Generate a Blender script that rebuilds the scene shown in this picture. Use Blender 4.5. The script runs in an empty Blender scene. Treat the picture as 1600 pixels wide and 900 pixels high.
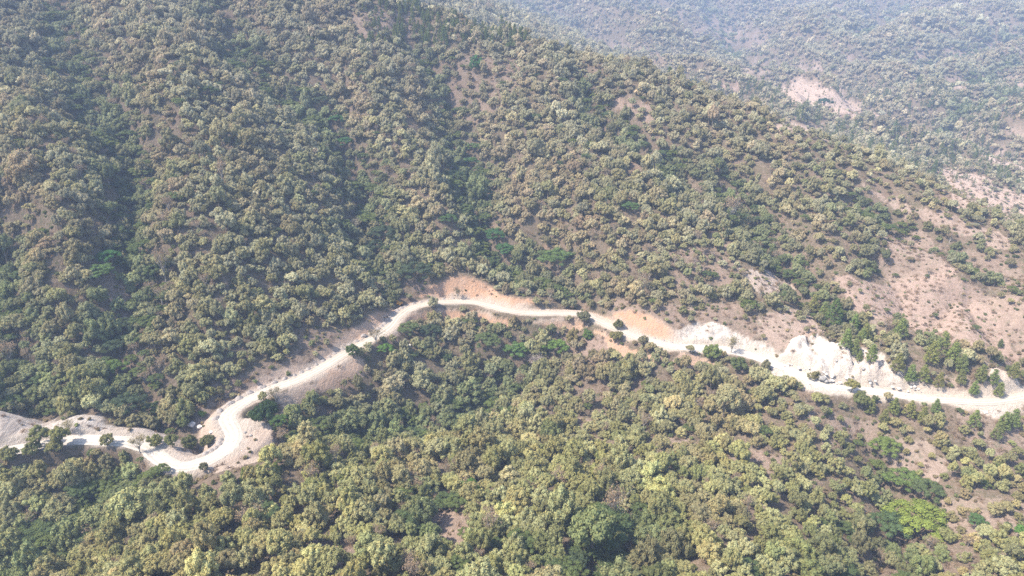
import bpy, bmesh, math, random
import numpy as np
from mathutils import Vector, Matrix

R = math.radians
rng = np.random.default_rng(7)
random.seed(7)
scene = bpy.context.scene
C = scene.collection

# ------------------------------------------------------------------ camera
CAMZ = 160.0
PITCH = R(23.0)
FPX = 1067.0                                    # focal length in photo pixels (1600 wide)
cam_d = bpy.data.cameras.new('camera')
cam_d.sensor_width = 36.0
cam_d.lens = FPX / 1600.0 * 36.0
cam_d.clip_start = 1.0
cam_d.clip_end = 12000.0
cam = bpy.data.objects.new('camera', cam_d)
C.objects.link(cam)
cam.location = (0, 0, CAMZ)
cam.rotation_euler = (R(90) - PITCH, 0, 0)
scene.camera = cam

# ------------------------------------------------------------------ sky and sun
SUN_EL, SUN_AZ = 53.0, -110.0                    # azimuth clockwise from +Y: the sun stands to the left
world = bpy.data.worlds.new('World')
scene.world = world
world.use_nodes = True
wn = world.node_tree
wn.nodes.clear()
sky = wn.nodes.new('ShaderNodeTexSky')
sky.sky_type = 'NISHITA'
sky.sun_disc = False
sky.sun_elevation = R(SUN_EL)
sky.sun_rotation = R(SUN_AZ)
sky.dust_density = 1.5
bg = wn.nodes.new('ShaderNodeBackground')
bg.inputs['Strength'].default_value = 0.15
wo = wn.nodes.new('ShaderNodeOutputWorld')
wn.links.new(sky.outputs[0], bg.inputs[0])
wn.links.new(bg.outputs[0], wo.inputs[0])

sd = bpy.data.lights.new('sun', 'SUN')
sd.energy = 4.3
sd.angle = R(0.6)
sd.color = (1.0, 0.93, 0.82)
sun = bpy.data.objects.new('sun', sd)
C.objects.link(sun)
sv = Vector((math.sin(R(SUN_AZ)) * math.cos(R(SUN_EL)), math.cos(R(SUN_AZ)) * math.cos(R(SUN_EL)), math.sin(R(SUN_EL))))
sun.rotation_euler = sv.to_track_quat('Z', 'Y').to_euler()
sun.location = (-300, 0, 500)

vs = scene.view_settings
vs.view_transform = 'Standard'
vs.look = 'None'
vs.exposure = 1.5
vs.gamma = 1.0
vs.use_curve_mapping = False

cy = scene.cycles
cy.max_bounces = 4
cy.diffuse_bounces = 2
cy.glossy_bounces = 1
cy.transmission_bounces = 2
cy.volume_bounces = 1
cy.transparent_max_bounces = 8
cy.use_denoising = False
cy.denoiser = 'OPENIMAGEDENOISE'
cy.denoising_input_passes = 'RGB_ALBEDO_NORMAL'
cy.caustics_reflective = cy.caustics_refractive = False

HAZE_DENSITY = 0.00027
HAZE_COLOR = (0.39, 0.50, 0.71)

# ------------------------------------------------------------------ pixels and rays
cp, sp = math.cos(PITCH), math.sin(PITCH)

def ray(u, v):
    a = (np.asarray(u, float) - 800.0) / FPX
    b = (450.0 - np.asarray(v, float)) / FPX
    return a, cp + b * sp, -sp + b * cp

def P_y(u, v, y):
    a, dy, dz = ray(u, v)
    t = y / dy
    return (a * t, y, CAMZ + dz * t)

def P_z(u, v, z):
    a, dy, dz = ray(u, v)
    t = (z - CAMZ) / dz
    return (a * t, dy * t, z)

def project(x, y, z):
    zc = z - CAMZ
    d = y * cp - zc * sp
    up = y * sp + zc * cp
    d = np.maximum(d, 1e-3)
    return 800.0 + FPX * x / d, 450.0 - FPX * up / d, d

# ------------------------------------------------------------------ noise
_perm = np.random.default_rng(3).permutation(512)
_perm = np.concatenate([_perm, _perm])
_grad = np.random.default_rng(4).normal(size=(512, 2))
_grad /= np.linalg.norm(_grad, axis=1)[:, None]

def noise(x, y, s=0):
    x = np.asarray(x, float) + s * 17.31
    y = np.asarray(y, float) - s * 9.77
    xi = np.floor(x).astype(int); yi = np.floor(y).astype(int)
    xf = x - xi; yf = y - yi
    def g(ix, iy, fx, fy):
        h = _perm[(_perm[ix & 511] + iy) & 511]
        gr = _grad[h]
        return gr[..., 0] * fx + gr[..., 1] * fy
    u = xf ** 3 * (xf * (xf * 6 - 15) + 10); v = yf ** 3 * (yf * (yf * 6 - 15) + 10)
    n00 = g(xi, yi, xf, yf); n10 = g(xi + 1, yi, xf - 1, yf)
    n01 = g(xi, yi + 1, xf, yf - 1); n11 = g(xi + 1, yi + 1, xf - 1, yf - 1)
    return ((n00 * (1 - u) + n10 * u) * (1 - v) + (n01 * (1 - u) + n11 * u) * v) * 1.4

def fbm(x, y, o=4, s=0):
    r = 0; a = 1; f = 1
    for k in range(o):
        r = r + a * noise(x * f, y * f, s + k * 3)
        a *= 0.5; f *= 2.03
    return r

def sstep(a, b, x):
    t = np.clip((x - a) / (b - a), 0, 1)
    return t * t * (3 - 2 * t)

def inpoly(u, v, poly):
    u = np.asarray(u, float); v = np.asarray(v, float)
    r = np.zeros(u.shape, bool)
    n = len(poly)
    for i in range(n):
        x0, y0 = poly[i]; x1, y1 = poly[(i + 1) % n]
        c = ((y0 > v) != (y1 > v))
        with np.errstate(divide='ignore', invalid='ignore'):
            xx = (x1 - x0) * (v - y0) / (y1 - y0 + 1e-9) + x0
        r ^= c & (u < xx)
    return r

# ------------------------------------------------------------------ the road's course
ROAD_PX = [(-110, 715, 1), (-50, 712, 1), (0, 706, 1), (40, 700, 1), (80, 692, 1), (120, 686, 1), (160, 688, 1), (200, 690, 1),
           (232, 700, 0), (250, 716, 0), (272, 728, 0), (302, 727, 0), (335, 714, 0), (358, 698, 0), (366, 682, 0),
           (360, 666, 0), (354, 655, 0), (360, 643, 0), (380, 629, 0), (405, 616, 0), (432, 605, 0), (465, 593, 0),
           (500, 576, 0), (535, 555, 0), (565, 538, 0), (592, 523, 0), (610, 509, 0), (622, 494, 0), (642, 481, 0),
           (672, 474, 0), (705, 471, 0), (740, 472, 0), (768, 478, 0), (795, 485, 0), (830, 489, 0), (880, 489, -.5),
           (915, 492, -1), (935, 500, -1), (955, 510, -1), (985, 522, -1.5), (1020, 533, -2), (1055, 541, -2), (1095, 543, -3),
           (1135, 546, -3), (1175, 556, -4), (1205, 566, -4), (1240, 580, -5), (1275, 597, -5), (1320, 606, -6), (1375, 612, -6),
           (1430, 620, -7), (1490, 625, -7), (1545, 627, -7), (1600, 619, -7), (1660, 604, -6), (1740, 590, -5), (1850, 580, -4)]

def catmull(pts, n=8):
    pts = np.array(pts, float)
    p = np.vstack([2 * pts[0] - pts[1], pts, 2 * pts[-1] - pts[-2]])
    out = []
    for i in range(1, len(p) - 2):
        for k in range(n):
            t = k / n
            out.append(0.5 * ((2 * p[i]) + (-p[i - 1] + p[i + 1]) * t + (2 * p[i - 1] - 5 * p[i] + 4 * p[i + 1] - p[i + 2]) * t * t
                              + (-p[i - 1] + 3 * p[i] - 3 * p[i + 1] + p[i + 2]) * t ** 3))
    out.append(p[-2])
    return np.array(out)

road_ctrl = np.array([P_z(u, v, z) for u, v, z in ROAD_PX])
road = catmull(road_ctrl, 10)
seg = np.linalg.norm(np.diff(road[:, :2], axis=0), axis=1)
arc = np.concatenate([[0], np.cumsum(seg)])
sN = int(arc[-1] / 1.0)
sa = np.linspace(0, arc[-1], sN)
road = np.stack([np.interp(sa, arc, road[:, k]) for k in range(3)], 1)
for _ in range(6):
    road[1:-1] = (road[:-2] + 2 * road[1:-1] + road[2:]) / 4
road_u, road_v, _d = project(road[:, 0], road[:, 1], road[:, 2])
tan = np.gradient(road[:, :2], axis=0)
tan /= np.linalg.norm(tan, axis=1)[:, None]
nrm = np.stack([-tan[:, 1], tan[:, 0]], 1)      # points to the hill side (road runs left to right)

# ------------------------------------------------------------------ terrain control points
ctrl = []
for i in range(0, len(road_ctrl), 2):
    ctrl.append(tuple(road_ctrl[i] + np.array([0, 0, 0.0])))
NEAR = [(-200, 960, -16), (0, 905, -15), (200, 905, 2), (400, 900, 9), (800, 900, 9), (1100, 900, 8), (1350, 900, -4), (1600, 900, -10), (1800, 900, -12),
        (0, 825, -14), (120, 815, -13), (230, 800, -9), (350, 800, 2), (520, 800, 3), (800, 800, 0), (1100, 800, -2), (1400, 800, -20), (1600, 800, -16),
        (-100, 765, -5), (90, 745, -4), (190, 765, -8), (430, 735, -3), (600, 720, -9), (800, 710, -13), (1000, 700, -12), (1200, 710, -12), (1400, 700, -17), (1600, 720, -20),
        (480, 650, -6), (600, 640, -17), (800, 630, -21), (950, 620, -17), (1100, 630, -14), (1300, 655, -9), (1500, 670, -11),
        (600, 570, -8), (700, 550, -14), (850, 575, -16), (950, 570, -9), (1050, 580, -7), (1150, 590, -7)]
for u, v, z in NEAR:
    ctrl.append(P_z(u, v, z))
# rows of ground under and behind the camera
for x in (-300, -100, 100, 300):
    ctrl.append((x, 40, -5)); ctrl.append((x * 1.3, -120, 0))
uY = [-300, -200, 0, 200, 400, 600, 800, 1000, 1200, 1400, 1600, 1800, 2000]
vY = [196, 200, 212, 215, 262, 328, 348, 318, 292, 275, 262, 250, 250]
vS = [.43, .43, .43, .43, .45, .47, .45, .425, .37, .31, .27, .25, .25]
RIDGE = [(600, -12), (690, 20), (760, 42), (810, 60), (860, 76), (930, 94), (1000, 112), (1050, 129), (1100, 147), (1170, 175), (1250, 208), (1330, 240), (1420, 277), (1500, 310), (1600, 356), (1750, 425)]

def face_point(u, v):
    y0 = np.interp(u, uY, vY); s = np.interp(u, uY, vS)
    a, dy, dz = ray(u, v)
    k = -dz / dy
    y = (CAMZ + s * y0) / (s + k)
    return P_y(u, v, y)

rv = lambda u: np.interp(u, [p[0] for p in RIDGE], [p[1] for p in RIDGE])
for u in (-250, -100, 50, 200, 350, 500, 650, 800, 950, 1100, 1250, 1400, 1550, 1700):
    v0 = float(np.interp(u, road_u[::10], road_v[::10])) - 30
    vt = rv(u) if u >= 600 else -60
    for f in (0.22, 0.45, 0.7, 0.92):
        p = face_point(u, v0 + (vt - v0) * f)
        ctrl.append(p)
ridge_pts = [face_point(u, v) for u, v in RIDGE]
for i, p in enumerate(ridge_pts):
    ctrl.append(p)
    n_ = Vector((0.35, 0.94))
    dr = 0.62 - 0.035 * i
    for d, k in ((45, dr * .6), (130, dr * .8)):
        ctrl.append((p[0] + n_[0] * d, p[1] + n_[1] * d, p[2] - max(k, .12) * d))
# the mountain beyond the top edge
for x, y, z in ((-700, 800, 250), (-400, 820, 240), (-200, 850, 205), (-900, 500, 170), (-600, 1100, 300), (-300, 1150, 270), (-1200, 900, 320), (-1800, 1500, 420), (-900, 1800, 420),
                (-500, 300, 60), (-700, 250, 70), (-450, 100, 10)):
    ctrl.append((x, y, z))
FAR = [(1330, 206, 900), (1450, 236, 790), (1600, 296, 640), (1750, 350, 560),
       (1420, 250, 730), (1290, 150, 1090), (1320, 180, 1000), (1250, 200, 830), (1240, 125, 1200), (1500, 280, 640), (1560, 320, 560),
       (1600, 200, 860), (1600, 100, 1180), (1600, 20, 1650), (1600, -40, 2200), (1480, 130, 1120), (1450, 190, 960), (1400, 100, 1300),
       (1400, 20, 1900), (1250, 60, 1500), (1140, 140, 1000), (1200, 165, 930), (1100, 112, 1130), (1200, 20, 2100), (1050, 60, 1500), (1000, 80, 1350),
       (1000, 10, 1950), (900, 62, 1300), (850, 30, 1600), (740, -5, 1900), (1000, -40, 2400), (1300, -40, 2500), (1800, 200, 850), (1800, 100, 1200), (1800, 0, 1800), (2100, 250, 700), (2100, 100, 1200)]
for u, v, y in FAR:
    ctrl.append(P_y(u, v, y))
for x, y, z in ((0, 3200, 420), (1000, 3200, 420), (2000, 3000, 420), (3000, 2000, 350), (-1500, 3200, 520), (0, 4500, 600), (2500, 4500, 600), (900, 300, -20), (1300, 500, 0), (700, 100, -20), (3500, 500, 100), (-3000, 500, 350), (-3000, 4500, 600)):
    ctrl.append((x, y, z))
ctrl = np.array(ctrl, float)
S = 500.0
cx, cyy, cz = ctrl[:, 0] / S, ctrl[:, 1] / S, ctrl[:, 2]

def tps(r2):
    return 0.5 * r2 * np.log(r2 + 1e-10)

n = len(cx)
Kt = tps((cx[:, None] - cx[None]) ** 2 + (cyy[:, None] - cyy[None]) ** 2) + np.eye(n) * 6e-4
Pm = np.stack([np.ones(n), cx, cyy], 1)
A = np.block([[Kt, Pm], [Pm.T, np.zeros((3, 3))]])
sol = np.linalg.solve(A, np.concatenate([cz, [0, 0, 0]]))

def base_h(x, y):
    x = np.asarray(x, float); y = np.asarray(y, float)
    sh = x.shape
    xf = x.ravel() / S; yf = y.ravel() / S
    out = np.empty_like(xf)
    for i in range(0, len(xf), 20000):
        a = xf[i:i + 20000]; b = yf[i:i + 20000]
        k = tps((a[:, None] - cx[None]) ** 2 + (b[:, None] - cyy[None]) ** 2)
        out[i:i + 20000] = k @ sol[:n] + sol[n] + sol[n + 1] * a + sol[n + 2] * b
    return out.reshape(sh)

def hit_fn(hf, u, v, ymax=3500):
    """march rays through pixels (u, v) until they meet the height field hf"""
    u = np.atleast_1d(np.asarray(u, float)); v = np.atleast_1d(np.asarray(v, float))
    a, dy, dz = ray(u, v)
    ys = np.concatenate([np.arange(100, 700, 5.0), np.arange(700, ymax, 15.0)])
    t = ys[None] / dy[:, None]
    X = a[:, None] * t; Y = np.broadcast_to(ys[None], X.shape); Z = CAMZ + dz[:, None] * t
    H = hf(X, Y)
    below = Z < H
    idx = np.argmax(below, 1)
    ok = below.any(1) & (idx > 0)
    i = np.clip(idx, 1, None)
    r_ = np.arange(len(u))
    d0 = Z[r_, i - 1] - H[r_, i - 1]; d1 = Z[r_, i] - H[r_, i]
    f = d0 / (d0 - d1 + 1e-9)
    y = ys[i - 1] + (ys[i] - ys[i - 1]) * f
    tt = y / dy
    return a * tt, y, CAMZ + dz * tt, ok

GULLIES = [  # pixel line, depth, half width
    ([(60, -40), (110, 60), (150, 140), (195, 220), (214, 300), (206, 380), (186, 450), (188, 520), (212, 590), (250, 650), (320, 668)], 17, 50),
    ([(330, -30), (380, 70), (440, 120), (510, 165), (535, 220), (555, 290), (600, 370), (632, 430), (640, 465)], 16, 48),
    ([(640, 30), (690, 120), (715, 190), (735, 260), (752, 315), (775, 365), (830, 400), (880, 425), (900, 470)], 14, 42),
    ([(900, 110), (960, 190), (1040, 250), (1085, 300)], 9, 38),
    ([(1130, 240), (1165, 310), (1215, 385), (1270, 440), (1320, 500)], 10, 36),
    ([(-120, 330), (-40, 420), (5, 500), (20, 580), (70, 650)], 13, 40),
    ([(1400, 400), (1412, 440), (1425, 490)], 9, 24),
    ([(1475, 440), (1480, 470), (1465, 500)], 6, 14),
    ([(1490, 430), (1530, 480), (1580, 530), (1640, 580)], 11, 26),
    ([(1290, 280), (1400, 330), (1500, 380), (1600, 430)], 9, 30),
    ([(860, 572), (780, 605), (680, 640), (560, 668), (460, 668), (410, 655)], 9, 30),
    ([(1360, 650), (1385, 705), (1420, 760), (1430, 800), (1330, 860), (1280, 910)], 9, 28),
    ([(320, 752), (230, 778), (120, 828), (20, 885), (-60, 930)], 9, 34),
    ([(700, 760), (690, 830), (700, 900)], 4, 22),
    ([(1090, -20), (1150, 40), (1215, 105), (1240, 118)], 50, 130), ([(1610, 30), (1500, 70), (1400, 95), (1300, 85)], 44, 120), ([(820, -10), (920, 40), (1020, 84), (1060, 100)], 48, 120),
    ([(1610, 140), (1520, 175), (1440, 205)], 16, 70), ([(960, -20), (1060, 20), (1130, 60)], 36, 90), ([(1420, -10), (1380, 30), (1310, 60)], 36, 90), ([(1610, 90), (1500, 120), (1420, 150)], 27, 70),
    ([(1000, 800), (960, 860), (880, 910)], 6, 24),
]
SPURS = [
    ([(150, 40), (300, 160), (330, 280), (300, 400), (270, 520), (290, 600)], 9, 45),
    ([(560, 60), (590, 160), (640, 260), (690, 340), (720, 400)], 8, 40),
    ([(820, 90), (860, 200), (930, 300), (1000, 400), (1040, 470)], 8, 45),
    ([(40, 130), (90, 300), (110, 450), (120, 590)], 8, 40),
    ([(100, 832), (200, 800), (300, 775), (400, 750), (500, 715)], 7, 28),
    ([(1455, 400), (1500, 470), (1560, 560)], 6, 20),
]

def pdist(x, y, line):
    d = np.full(x.shape, 1e9)
    tt = np.zeros(x.shape)
    L = np.linalg.norm(np.diff(line, axis=0), axis=1); tot = L.sum(); acc = 0
    for i in range(len(line) - 1):
        ax, ay = line[i]; bx, by = line[i + 1]
        vx, vy = bx - ax, by - ay
        t = np.clip(((x - ax) * vx + (y - ay) * vy) / (vx * vx + vy * vy + 1e-9), 0, 1)
        dd = np.hypot(x - ax - vx * t, y - ay - vy * t)
        m = dd < d
        d = np.where(m, dd, d); tt = np.where(m, (acc + t * L[i]) / tot, tt)
        acc += L[i]
    return d, tt

def px_line(px, hf, steps=4):
    q = catmull([(a, b) for a, b in px], steps)
    x, y, z, ok = hit_fn(hf, q[:, 0], q[:, 1])
    return np.stack([x, y], 1)[ok]

gl = [(px_line(px, base_h), dep * (1.15 if 35 < w < 60 else 1), w * (.78 if 35 < w < 60 else 1)) for px, dep, w in GULLIES]
sl = [(px_line(px, base_h), dep, w) for px, dep, w in SPURS]

def natural_h(x, y, gully=False):
    """the hills before anybody dug the road: smooth base, gullies, spurs, noise"""
    x = np.asarray(x, float); y = np.asarray(y, float)
    z = base_h(x, y)
    wx = x + 14 * noise(x / 60, y / 60, 5); wy = y + 14 * noise(x / 60, y / 60, 6)
    g = np.zeros(x.shape)
    for line, dep, w in gl:
        m = (x > line[:, 0].min() - 150) & (x < line[:, 0].max() + 150) & (y > line[:, 1].min() - 150) & (y < line[:, 1].max() + 150)
        if not m.any(): continue
        d, t = pdist(wx[m], wy[m], line)
        e = np.minimum(1, 4 * np.minimum(t + .08, 1.08 - t))
        c = dep * e * np.clip(1 - d / w, 0, 1) ** 1.15
        z[m] -= c * 1.35
        g[m] = np.maximum(g[m], e * np.exp(-(d / max(15.0, w * .25)) ** 2))
    for line, dep, w in sl:
        m = (x > line[:, 0].min() - 150) & (x < line[:, 0].max() + 150) & (y > line[:, 1].min() - 150) & (y < line[:, 1].max() + 150)
        if not m.any(): continue
        d, t = pdist(wx[m], wy[m], line)
        e = np.minimum(1, 4 * np.minimum(t + .02, 1.02 - t))
        z[m] += dep * e * np.clip(1 - (d / w) ** 2, 0, 1) ** 1.5 * 1.1
    mount = sstep(330, 420, y)
    near_road_calm = 0.35 + 0.65 * mount
    z = z + near_road_calm * (2.2 * fbm(x / 48, y / 95, 3, 11) - 12 * mount * np.abs(noise((x + .25 * y) / 42, y / 150, 14)) + 0.7 * fbm(x / 13, y / 13, 3, 21))
    far = sstep(750, 1000, y + x * .2) * sstep(100, 250, x)
    rid = 1 - np.abs(noise((x + 60 * noise(x / 200, y / 200, 9)) / 190, (y * .8 + x * .45) / 260, 31)) * 2.2
    z = z + far * (46 * (rid - .45) + 11 * fbm(x / 70, y / 90, 3, 41))
    if gully:
        return z, g
    return z

# ------------------------------------------------------------------ earthworks
def along(us, vals):
    """a value that changes along the road, given at photo columns"""
    key = np.maximum.accumulate(np.where(np.arange(len(road_u)) >= 0, arc_i, 0))
    pts = [np.argmin(np.abs(road_u - u) + (np.abs(np.arange(len(road_u)) - 0) * 0)) for u in us]
    return np.interp(np.arange(len(road)), pts, vals)

arc_i = np.arange(len(road))
def idx_px(u, v):
    return int(np.argmin((road_u - u) ** 2 + (road_v - v) ** 2))
def prof(tab):
    k = [idx_px(u, v) for u, v, _ in tab]
    o = np.argsort(k)
    return np.interp(arc_i, np.array(k)[o], np.array([t[2] for t in tab])[o])

# width of the bench on the hill side, steepness of the cut, of the fill, and how warm or white the soil is
half_in = prof([(0, 706, 7), (120, 686, 5), (232, 700, 6), (302, 727, 6), (360, 666, 6), (405, 616, 6), (500, 576, 5), (610, 509, 6), (705, 471, 5), (830, 489, 4.6), (985, 522, 4.6), (1095, 543, 6), (1275, 597, 5), (1430, 620, 4), (1500, 625, 3.4), (1600, 619, 3.2)])
half_out = prof([(0, 706, 6), (120, 686, 6), (232, 700, 5), (302, 727, 5), (345, 707, 8), (366, 682, 15), (360, 660, 6), (405, 616, 5.5), (500, 576, 5), (610, 509, 5), (705, 471, 4.4), (830, 489, 4.5), (985, 522, 5), (1095, 543, 6), (1275, 597, 5), (1430, 620, 4), (1500, 625, 3.4), (1600, 619, 3.4)])
cut_s = prof([(0, 706, .55), (120, 686, .52), (232, 700, .75), (302, 727, .9), (360, 666, .9), (405, 616, 1.1), (465, 593, .74), (500, 576, 1.2), (565, 538, .85), (610, 509, 1.0), (650, 478, .9), (705, 471, .72), (760, 477, .8), (795, 485, 1.2), (830, 489, .85), (900, 490, 1.1), (955, 510, .95), (1020, 533, .95), (1095, 543, .62), (1175, 556, 1.1), (1240, 580, .66), (1320, 606, .7), (1375, 612, .78), (1450, 622, 1.2), (1600, 619, 1.1)])
warm = prof([(0, 706, .12), (250, 716, .2), (360, 660, .35), (465, 593, .35), (565, 538, .5), (622, 494, .9), (705, 471, .95), (830, 489, .9), (900, 490, .8), (985, 522, 1.0), (1030, 535, .8), (1065, 541, .1), (1240, 580, .0), (1375, 612, .1), (1450, 622, .35), (1600, 619, .1)])
white = prof([(0, 706, .7), (120, 686, .72), (250, 716, .5), (366, 682, .55), (465, 593, .25), (622, 494, .1), (830, 489, .1), (960, 510, .15), (1040, 538, .55), (1080, 542, 1), (1300, 603, 1), (1400, 614, .9), (1490, 625, .45), (1600, 619, .2)])
raise_n = prof([(0, 706, 2), (60, 696, 1), (118, 686, 4.5), (200, 690, 2), (302, 727, 1), (465, 593, .5), (500, 576, 0), (600, 523, .4), (640, 481, 2.5), (670, 474, 2.5), (715, 471, 3.5), (768, 478, 1.5), (800, 485, 4), (830, 489, 4.0), (890, 489, 1.5), (960, 510, 3.5), (1010, 530, 3.5), (1050, 541, 1.5), (1105, 544, 3), (1160, 552, 1), (1200, 566, 0.5), (1225, 575, 1), (1240, 580, 8), (1290, 598, 8), (1340, 608, 6.5), (1380, 612, 5.5), (1440, 621, 2.5), (1500, 625, 0), (1560, 627, 2)])

ext_in = prof([(0, 706, 24), (60, 696, 12), (110, 686, 18), (170, 688, 13), (232, 700, 12), (302, 727, 10), (360, 666, 8), (405, 616, 7), (440, 601, 7), (465, 593, 7), (500, 576, 5), (565, 538, 6), (600, 515, 8), (622, 494, 9), (650, 478, 8), (705, 471, 9.5), (770, 478, 8), (815, 488, 9), (860, 489, 8), (915, 492, 7), (985, 522, 9), (1050, 541, 7), (1070, 542, 6), (1095, 543, 8), (1140, 546, 6), (1200, 566, 5.5), (1228, 575, 9), (1240, 580, 20), (1300, 603, 24), (1375, 612, 17), (1430, 620, 9), (1490, 625, 5), (1560, 627, 9), (1600, 619, 5)])
ext_out = prof([(0, 706, 3.5), (120, 686, 3.5), (200, 690, 3.5), (250, 716, 3.5), (302, 727, 6), (345, 707, 10), (366, 682, 16), (360, 660, 6), (405, 616, 6), (440, 601, 5), (500, 576, 8), (535, 555, 9), (565, 538, 4.5), (600, 515, 5), (640, 481, 5), (705, 471, 4), (830, 489, 4), (985, 522, 5), (1095, 543, 7), (1175, 556, 3.5), (1240, 580, 8), (1320, 606, 6), (1450, 622, 4), (1560, 627, 8), (1600, 619, 4.5)])

# heaps and pads of loose soil: pixel, radius x, radius y, height, white, warm
MOUNDS = [(22, 678, 17, 12, 2.6, .8, .12), (-20, 676, 15, 12, 3.0, .7, .15), (52, 690, 5, 5, 1.5, .4, .1),
          (118, 682, 15, 8, 2.5, .8, .05), (240, 700, 10, 7, 1.6, .4, .1), (205, 690, 10, 5, 1.6, .45, .1),
          (1248, 556, 5.5, 9, 5.5, 1, 0), (1228, 566, 5, 6, 3.0, 1, 0.1), (1272, 575, 6, 8, 4.0, 1, 0), (1308, 572, 5.5, 9, 5.0, 1, .0), (1330, 588, 4.5, 8, 3.2, 1, .12), (1352, 590, 5, 8, 5.0, .95, .15),
          (1375, 597, 4.5, 7, 3.0, .9, .2), (1400, 600, 4, 6, 2.2, .9, .1), (1110, 533, 12, 8, 3.0, 1, 0), (1136, 537, 6, 6, 2.4, 1, 0), (1080, 536, 6, 4, 1.5, .8, .2),
          (1260, 590, 9, 6, 2.0, 1, 0), (1290, 596, 8, 5, 1.2, 1, 0), (1570, 600, 9, 5, 2.6, .6, .2), (405, 688, 6, 7, 1.0, .45, .1), (575, 528, 4, 4, 3.0, .2, .9)]
mx, my, mz, mok = hit_fn(natural_h, [m[0] for m in MOUNDS], [m[1] for m in MOUNDS])
# slides of pale spoil running down below the road: pixel polygons
SPILL = [([(505, 578), (560, 560), (575, 575), (560, 600), (520, 615), (490, 610)], .3, .6), ([(430, 615), (470, 600), (500, 600), (470, 640), (440, 650)], .4, .35),
         ([(640, 488), (700, 482), (760, 488), (800, 500), (790, 512), (740, 500), (680, 500), (640, 510), (620, 540), (600, 540), (625, 505)], .05, .9),
         ([(930, 515), (960, 528), (990, 545), (1040, 560), (1000, 570), (950, 545)], .2, .8), ([(1060, 552), (1110, 560), (1080, 572), (1050, 565)], .4, .6),
         ([(1100, 560), (1150, 590), (1160, 598), (1120, 580)], .1, .7), ([(1520, 632), (1575, 632), (1588, 648), (1560, 655), (1530, 645)], .95, .05),
         ([(1210, 570), (1235, 585), (1260, 600), (1225, 598), (1195, 580)], .9, 0), ([(385, 690), (420, 675), (428, 700), (400, 722), (350, 735), (300, 745), (270, 740), (330, 722)], .3, .2),
         ([(1250, 597), (1310, 612), (1330, 620), (1290, 616), (1255, 606)], .9, .1), ([(820, 500), (900, 500), (925, 510), (900, 520), (850, 510)], .1, .7),]
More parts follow.
